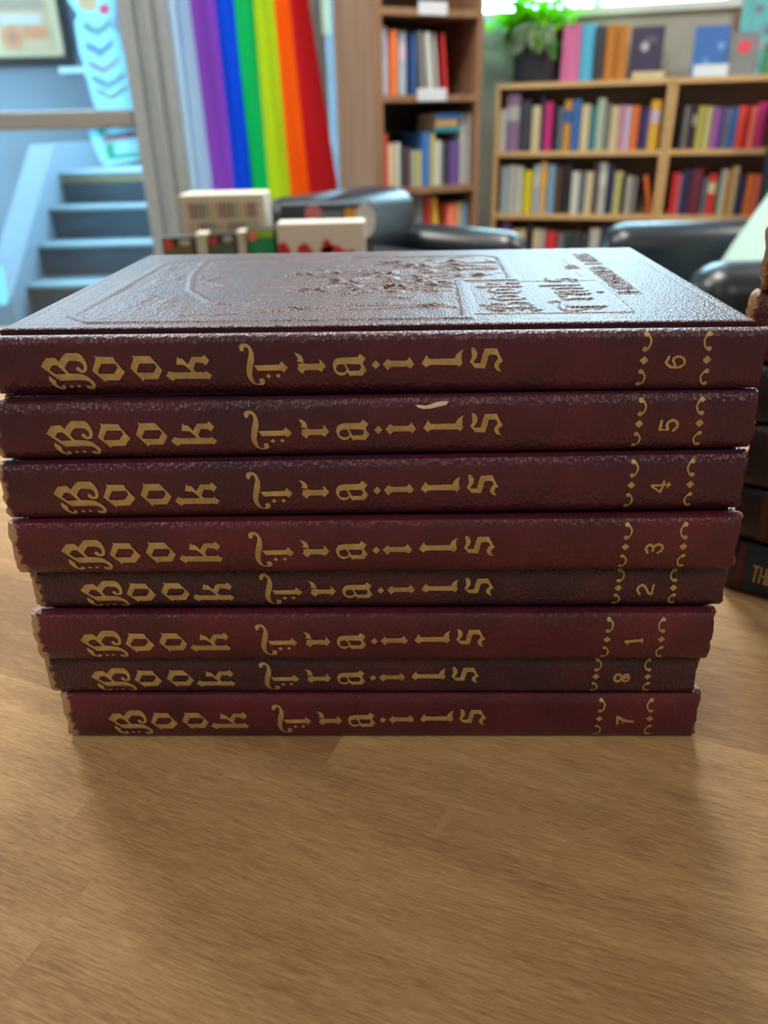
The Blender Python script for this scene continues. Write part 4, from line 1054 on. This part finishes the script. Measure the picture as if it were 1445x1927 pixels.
def top_cover(root, bx0, bx1, t):
    na_, nb_ = 560, 380
    a = np.linspace(bx0+BL/2, bx1+BL/2, na_); b = np.linspace(.0100, BD, nb_)
    A, B = np.meshgrid(a, b, indexing='ij')
    h = np.zeros_like(A)
    mm_ = .001
    rs = np.random.RandomState(4)
    def smooth_noise(sa, sb, seed):
        r = np.random.RandomState(seed); g = r.rand(int(.26/sa)+4, int(.2/sb)+4)
        u, v = A/sa, B/sb; i, j = u.astype(int), v.astype(int); fu, fv = u-i, v-j
        fu, fv = fu*fu*(3-2*fu), fv*fv*(3-2*fv)
        return (g[i, j]*(1-fu)+g[i+1, j]*fu)*(1-fv)+(g[i, j+1]*(1-fu)+g[i+1, j+1]*fu)*fv
    # edge roll and border line
    e = np.minimum(np.minimum(A-a[0], a[-1]-A), np.minimum(B-b[0], b[-1]-B))
    h -= .0006*np.clip(1-e/.0012, 0, 1)**2
    h -= .00025*np.clip(1-np.abs(e-.0042)/.0005, 0, 1)
    h -= .0002*np.clip(1-np.abs(e-.0052)/.0004, 0, 1)
    # picture panel
    P = [(.0162, .0265), (.0262, .0165), (.153, .0165), (.153, .081), (.1745, .081), (.1745, .139), (.1665, .147), (.0262, .147), (.0162, .137)]
    ins = in_poly(P, A, B); dP = seg_d(A, B, P+[P[0]])
    sd = np.where(ins, dP, -dP)
    frame_ = np.clip((sd+.0003)/.0006, 0, 1)*np.clip((.0040-sd)/.0010, 0, 1)
    h += .00055*frame_
    pic = ins & (sd > .0036)
    pm = np.clip((sd-.0036)/.001, 0, 1)*ins
    h -= .0003*pm
    # foliage in the upper corners of the picture (low a), ground at right
    fol = np.clip(1-np.hypot((A-.022)/.045, (B-.118)/.05), 0, 1)+np.clip(1-np.hypot((A-.03)/.03, (B-.04)/.034), 0, 1)*1.1
    n1 = np.abs(smooth_noise(.0022, .0030, 1)-.5)*2; n2 = smooth_noise(.005, .008, 2)
    h += pm*.0011*np.clip(fol*2.2, 0, 1)*(.25+.75*n2)*(.4+.6*n1)
    gnd = np.clip((A-.130)/.02, 0, 1)
    h += pm*.0006*gnd*smooth_noise(.003, .012, 5)
    h += pm*.00022*smooth_noise(.004, .02, 9)
    def ridge(pts, w_, hh_):
        nonlocal h
        h = h+pm*hh_*bumpf(seg_d(A, B, pts), w_)
    # long curves: hills, path, bough
    ridge([(.035, .150), (.040, .100), (.047, .070), (.060, .048), (.085, .036), (.115, .033), (.150, .038)], .0016, .0006)
    ridge([(.040, .112), (.055, .100), (.048, .088), (.060, .078)], .0012, .0006)
    ridge([(.150, .034), (.125, .040), (.105, .040), (.080, .030), (.055, .028)], .0022, .0007)
    ridge([(.165, .095), (.140, .085), (.115, .062), (.100, .055)], .0018, .0006)
    for q in range(7):
        y0 = .03+.015*q; ridge([(.06+.004*q, y0), (.078+.003*q, y0+.002), (.096, y0+.001)], .0009, .0003)
    # a walking group in the middle of the picture
    for (ca, cb2, s_) in ((.088, .066, 1.), (.098, .082, 1.15), (.112, .098, 1.2), (.120, .070, .9), (.128, .116, 1.0), (.082, .100, .8)):
        ridge([(ca, cb2), (ca+.004*s_, cb2+.001)], .0034*s_, .0012)               # head
        ridge([(ca+.006*s_, cb2), (ca+.022*s_, cb2+.004*s_)], .0042*s_, .0011)     # body
        ridge([(ca+.009*s_, cb2), (ca+.018*s_, cb2+.013*s_), (ca+.012*s_, cb2+.018*s_)], .0018*s_, .0009)
        ridge([(ca+.022*s_, cb2+.003), (ca+.040*s_, cb2-.004*s_)], .0022*s_, .0009)
        ridge([(ca+.022*s_, cb2+.005), (ca+.038*s_, cb2+.010*s_), (ca+.046*s_, cb2+.008*s_)], .0022*s_, .0009)
        ridge([(ca+.010*s_, cb2-.001), (ca+.024*s_, cb2-.009*s_)], .0014*s_, .0008)
    ridge([(.10, .120), (.125, .128), (.150, .122), (.160, .130)], .0030, .0010)
    for q in range(16):
        x, y = rs.uniform(.06, .165), rs.uniform(.045, .14)
        ridge([(x, y), (x+rs.uniform(.004, .014), y+rs.uniform(-.006, .006))], rs.uniform(.0009, .0018), rs.uniform(.0003, .0008))
    # title plate, lower left
    pl0, pl1, pb0, pb1 = .1532, .2050, .0227, .0795
    ip = np.minimum(np.minimum(A-pl0, pl1-A), np.minimum(B-pb0, pb1-B))
    h += .00035*np.clip((ip+.0004)/.0006, 0, 1)-.0003*np.clip((ip-.0009)/.0005, 0, 1)
    def letters(names, a_top, scale, b_start, gap, hgt):
        nonlocal h
        x = b_start
        for nm in names:
            pts = [p for o_, hs in GLY[nm] for p in o_]
            ymax = max(p[1] for p in pts); ymin = min(p[1] for p in pts)
            xmin = min(p[0] for p in pts); xr = GLYBASE[nm]
            f = lambda p: (a_top+(p[0]-xr)*scale, x+(ymax-p[1])*scale*1.05)
            for o_, hs in GLY[nm]:
                k = in_poly([f(p) for p in o_], A, B)
                for H_ in hs: k &= ~in_poly([f(p) for p in H_], A, B)
                h = h+hgt*k
            x += (ymax-ymin)*scale*1.05+gap
    GLYBASE = {nm: min(p[0] for o_, hs in GLY[nm] for p in o_) for nm in GLY}
    for nm in ('o', 'o2', 'r', 'a', 's', 'i'): GLYBASE[nm] -= 22
    for nm in ('k', 'l'): GLYBASE[nm] -= 4
    letters(['B', 'o', 'o2', 'k'], .1560, .00021, .0262, .0010, .0006)
    letters(['T', 'r', 'a', 'i', 'l', 's'], .1800, .00021, .0245, .0008, .0006)
    # boxed small title
    for ln in ([(.1945, .0795), (.1945, .149)], [(.2158, .0515), (.2158, .149)], [(.2050, .0515), (.2158, .0515)]):
        h -= .0004*np.clip(1-seg_d(A, B, ln)/.0005, 0, 1)
    def block(txt, a_base, cap, b0, b1, wd, hgt):
        nonlocal h
        n = len(txt); adv = (b1-b0)/n
        for i, ch in enumerate(txt):
            for st_ in BLOCK.get(ch, []):
                pts = [(a_base-cap*v, b0+adv*i+adv*.68*u) for u, v in st_]
                h = h+hgt*np.clip((wd-seg_d(A, B, pts))/(wd*.5), 0, 1)
    block('ENCHANTED LANDS', .2140, .0066, .0550, .148, .0008, .00055)
    block('TO', .2030, .0050, .1050, .1165, .0008, .0005)
    for ln in ([(.2005, .089), (.2005, .099)], [(.2005, .121), (.2005, .131)]):
        h += .0004*np.clip((.0007-seg_d(A, B, ln))/.0004, 0, 1)
    h *= .85
    # soften
    for _ in range(2):
        g = h.copy()
        g[1:-1, 1:-1] = (h[1:-1, 1:-1]*4+h[:-2, 1:-1]+h[2:, 1:-1]+h[1:-1, :-2]+h[1:-1, 2:])/8
        h = g
    zt_ = t-.0005
    V = np.empty((na_*nb_+4, 3), 'f')
    V[:na_*nb_, 0] = (A-BL/2).ravel(); V[:na_*nb_, 1] = B.ravel(); V[:na_*nb_, 2] = (zt_+h).ravel()
    nb4 = na_*nb_
    me = bpy.data.meshes.new('front_cover')
    idx = np.arange(na_*nb_).reshape(na_, nb_)
    q = np.stack([idx[:-1, :-1], idx[1:, :-1], idx[1:, 1:], idx[:-1, 1:]], -1).reshape(-1, 4)
    zb2 = t-.0027
    V[nb4:] = [(bx0, .01, zb2), (bx1, .01, zb2), (bx1, BD, zb2), (bx0, BD, zb2)]
    faces = [tuple(int(v) for v in f) for f in q]
    faces.append((nb4, nb4+3, nb4+2, nb4+1))
    faces.append([int(v) for v in idx[::-1, 0]]+[nb4, nb4+1])
    faces.append([int(v) for v in idx[:, -1]]+[nb4+2, nb4+3])
    faces.append([int(v) for v in idx[0, :]]+[nb4+3, nb4])
    faces.append([int(v) for v in idx[-1, ::-1]]+[nb4+1, nb4+2])
    me.from_pydata([tuple(map(float, v)) for v in V], [], faces)
    me.materials.append(TOPCOVER)
    sm = [True]*len(q)+[False]*5
    me.polygons.foreach_set('use_smooth', sm); me.update()
    o = bpy.data.objects.new('front_cover', me); C.objects.link(o); o.parent = root
    o['label'] = 'embossed front cover with picture panel and raised title'

ZB = [0, .0212, .0392, .0596, .0768, .0968, .1168, .1360, .1560]
STACK = [(7, -.0044, .2251, -1.9, RED2, 'lowest book of the maroon stack, gold number 7 on its spine'),
         (8, -.0076, .2258, -2.1, RED3, 'thin maroon book with gold number 8, on the lowest book'),
         (1, -.0066, .2221, -2.1, RED2, 'maroon book with gold number 1, third from the bottom of the stack'),
         (2, -.0039, .2256, -2.0, RED3, 'dark maroon book with gold number 2, set back in the stack'),
         (3, -.0050, .2210, -1.9, RED2, 'maroon book with gold number 3 on its spine, middle of the stack'),
         (4, -.0042, .2246, -1.2, RED, 'maroon book with gold number 4, torn at its right spine corner'),
         (5, -.0033, .2276, -1.2, RED, 'maroon book with gold number 5 and a white chip on its spine'),
         (6, -.0036, .2320, -2.8, RED, 'top book of the maroon stack with embossed cover and gold number 6')]
for i, (n, xc, D, yw, m, lab) in enumerate(STACK):
    ch = []
    if n == 5: ch = [[(777, 767), (783, 765.5), (795, 767), (805, 765), (815, 761.5), (826, 760), (838, 760.5), (833, 766), (818, 769), (806, 772), (792, 773), (783, 771)]]
    volume(n, ZB[i+1]-ZB[i]-.0001, ZB[i], xc, D, math.radians(yw), m, lab, fray={7: .0011, 1: .0013, 3: .0008, 4: .0014}.get(n, .0008), cover=top_cover if n == 6 else None, chips=ch)

# ================================================================== SECOND STACK AT RIGHT
DK = leather('dark_maroon_leather', rgb(36, 21, 33), rgb(24, 16, 27), seed=9.1, edge=.5, gb=.3)
MR = leather('worn_red_leather', rgb(96, 31, 35), rgb(62, 21, 27), seed=5.5, edge=.1082, amp=.003)
TEAL = mat('dark_teal_label', rgb(18, 42, 52), .5)
REDB = mat('dark_red_band', rgb(74, 22, 36), .5)
Y2 = math.radians(-35)
e1 = Vector((math.cos(Y2), math.sin(Y2), 0))
S2 = [(.1670, .3246, 0, .0285, DK, 1), (.1665, .3250, .0289, .0275, DK, 1), (.1660, .3240, .0568, .0310, DK, 0), (.1610, .3250, .0882, .0275, DK, 0), (.1550, .3260, .1161, .0290, MR, 0), (.1570, .3260, .1455, .0285, MR, 0)]
L2 = ['bottom dark book of the right stack with gold lettering on a teal label', 'dark book with red band and teal label, second from the bottom of the right stack', 'dark maroon book third from the bottom of the right stack',
      'dark maroon book below the two worn red books, right stack', 'worn red book under the topmost one of the right stack', 'topmost worn red book of the right stack']
for i, (lx, ly, zb, t, m, lbl) in enumerate(S2):
    Wd, Dp = .22, .15
    root = thing('book', L2[i], 'book', (lx+e1.x*Wd/2, ly+e1.y*Wd/2, TZ+zb+.0003), Y2, 'old books in the right stack')
    def sp(q):
        prof = []
        k = 12
        for j in range(k+1):
            an = math.pi*j/k
            prof.append((.006-.006*math.sin(an)**.7, t/2+(t/2)*math.cos(an)))
        prof = [(.012, t)]+prof+[(.012, 0)]
        nin = [(y+.0015, t/2+(z-t/2)*.88) for y, z in prof]
        ring = prof+nin[::-1]; K = len(ring)
        xs = [-Wd/2, -Wd/2+.001, -Wd/2+.004, -Wd/4, 0, Wd/4, Wd/2-.004, Wd/2-.001, Wd/2]
        vs = []
        for ix, x in enumerate(xs):
            for (y, z) in ring:
                j = 0
                if ix < 2 or ix > 6:
                    j = (noise.noise((z*260, i*5.7, x))+.6*noise.noise((z*700, i*2.3, x)))*(.0026 if i > 3 else .001)
                vs.append((x+j, y, z))
        fs = [(a*K+b, a*K+(b+1) % K, (a+1)*K+(b+1) % K, (a+1)*K+b) for a in range(len(xs)-1) for b in range(K)]
        n_ = len(prof)
        for e in (0, (len(xs)-1)*K): fs += [(e+b, e+b+1, e+K-2-b, e+K-1-b) for b in range(n_-1)]
        q.add(vs, fs)
    one(sp).build('spine', m, root, True)
    one(lambda q: q.rbox(-Wd/2+.002, Wd/2-.002, .012, Dp, t-.003, t, .0006, seg=1)).build('front_cover', m, root)
    one(lambda q: q.rbox(-Wd/2+.002, Wd/2-.002, .012, Dp, 0, .003, .0006, seg=1)).build('back_cover', m, root)
    one(lambda q: q.box(-Wd/2+.006, Wd/2-.006, .008, Dp-.005, .0032, t-.0032)).build('page_block', PAPER, root)
    def yb(z):
        cs = max(-1, min(1, (z-t/2)/(t/2))); return .006-.006*(math.sqrt(max(0, 1-cs*cs)))**.7
    def patch(name, x0, x1, mt, lift=.0003, f0=.04, f1=.96, lab=None):
        q = MB(); k = 10; vs = []
        for x in (x0, x1):
            for j in range(k+1):
                z = t*(f0+(f1-f0)*j/k); vs.append((x, yb(z)-lift, z))
        q.add(vs, [(j, j+1, k+2+j, k+1+j) for j in range(k)])
        o = q.build(name, mt, root, True, fixn=False)
        if lab: o['label'] = lab
        return o
    if lbl:
        patch('red_band', -Wd/2+(.0048 if i == 0 else .011), -Wd/2+(.0085 if i == 0 else .0155), REDB)
        patch('title_label', -Wd/2+(.0089 if i == 0 else .016), -Wd/2+.085, TEAL, lab='dark teal spine label')
        if i == 0:                          # THE in gold capitals, reading along the spine
            q = MB()
            for j, ch in enumerate('THE'):
                for st_ in BLOCK[ch]:
                    pts = [(-Wd/2+.0128+.0034*j+.0023*u, t*.33+.0085*v) for u, v in st_]
                    for P_ in stroke_polys(pts, .0008): q.poly(P_, [], lambda a, b: Vector((a, yb(b)-.0006, b)))
            q.build('label_lettering', GOLD, root, fixn=False)
    elif i in (2, 3):
        patch('red_band', -Wd/2+.03, -Wd/2+.036, REDB)

# ================================================================== ADDED FILL LIGHTS
for (x, y, lab) in ((-1.1, -.9, 'square ceiling lamp behind the viewer, left'), (1.1, -.9, 'square ceiling lamp behind the viewer, right'), (2.3, 2.2, 'square ceiling lamp near the right wall'), (-1.3, 2.0, 'square ceiling lamp inside the glass door'), (.2, 1.9, 'square ceiling lamp in front of the tall bookcase')):
    r = thing('ceiling_lamp', lab, 'lamp', (x, y, 2.7), 0, 'ceiling lamps')  # unseen fixtures added to brighten the spines, shelves and door post
    one(lambda m: (m.box(-.32, .32, -.32, -.29, -.05, 0), m.box(-.32, .32, .29, .32, -.05, 0), m.box(-.32, -.29, -.29, .29, -.05, 0), m.box(.29, .32, -.29, .29, -.05, 0))).build('lamp_frame', WHITE_PAINT, r)
    em = MATS.get('lit_diffuser')
    if not em:
        em = bpy.data.materials.new('lit_diffuser'); em.use_nodes = True
        b_ = em.node_tree.nodes['Principled BSDF']; b_.inputs['Emission Color'].default_value = (1, .95, .87, 1); b_.inputs['Emission Strength'].default_value = 3; MATS['lit_diffuser'] = em
    one(lambda m: m.box(-.29, .29, -.29, .29, -.03, -.02)).build('diffuser', em, r)
    ld = bpy.data.lights.new('lamp_light', 'AREA'); ld.energy = FILL_W; ld.color = (1, .95, .87); ld.size = .56
    lo = bpy.data.objects.new('lamp_light', ld); C.objects.link(lo); lo.parent = r; lo.location = (0, 0, -.06); ld.energy *= 5.7 if y > 0 else 1
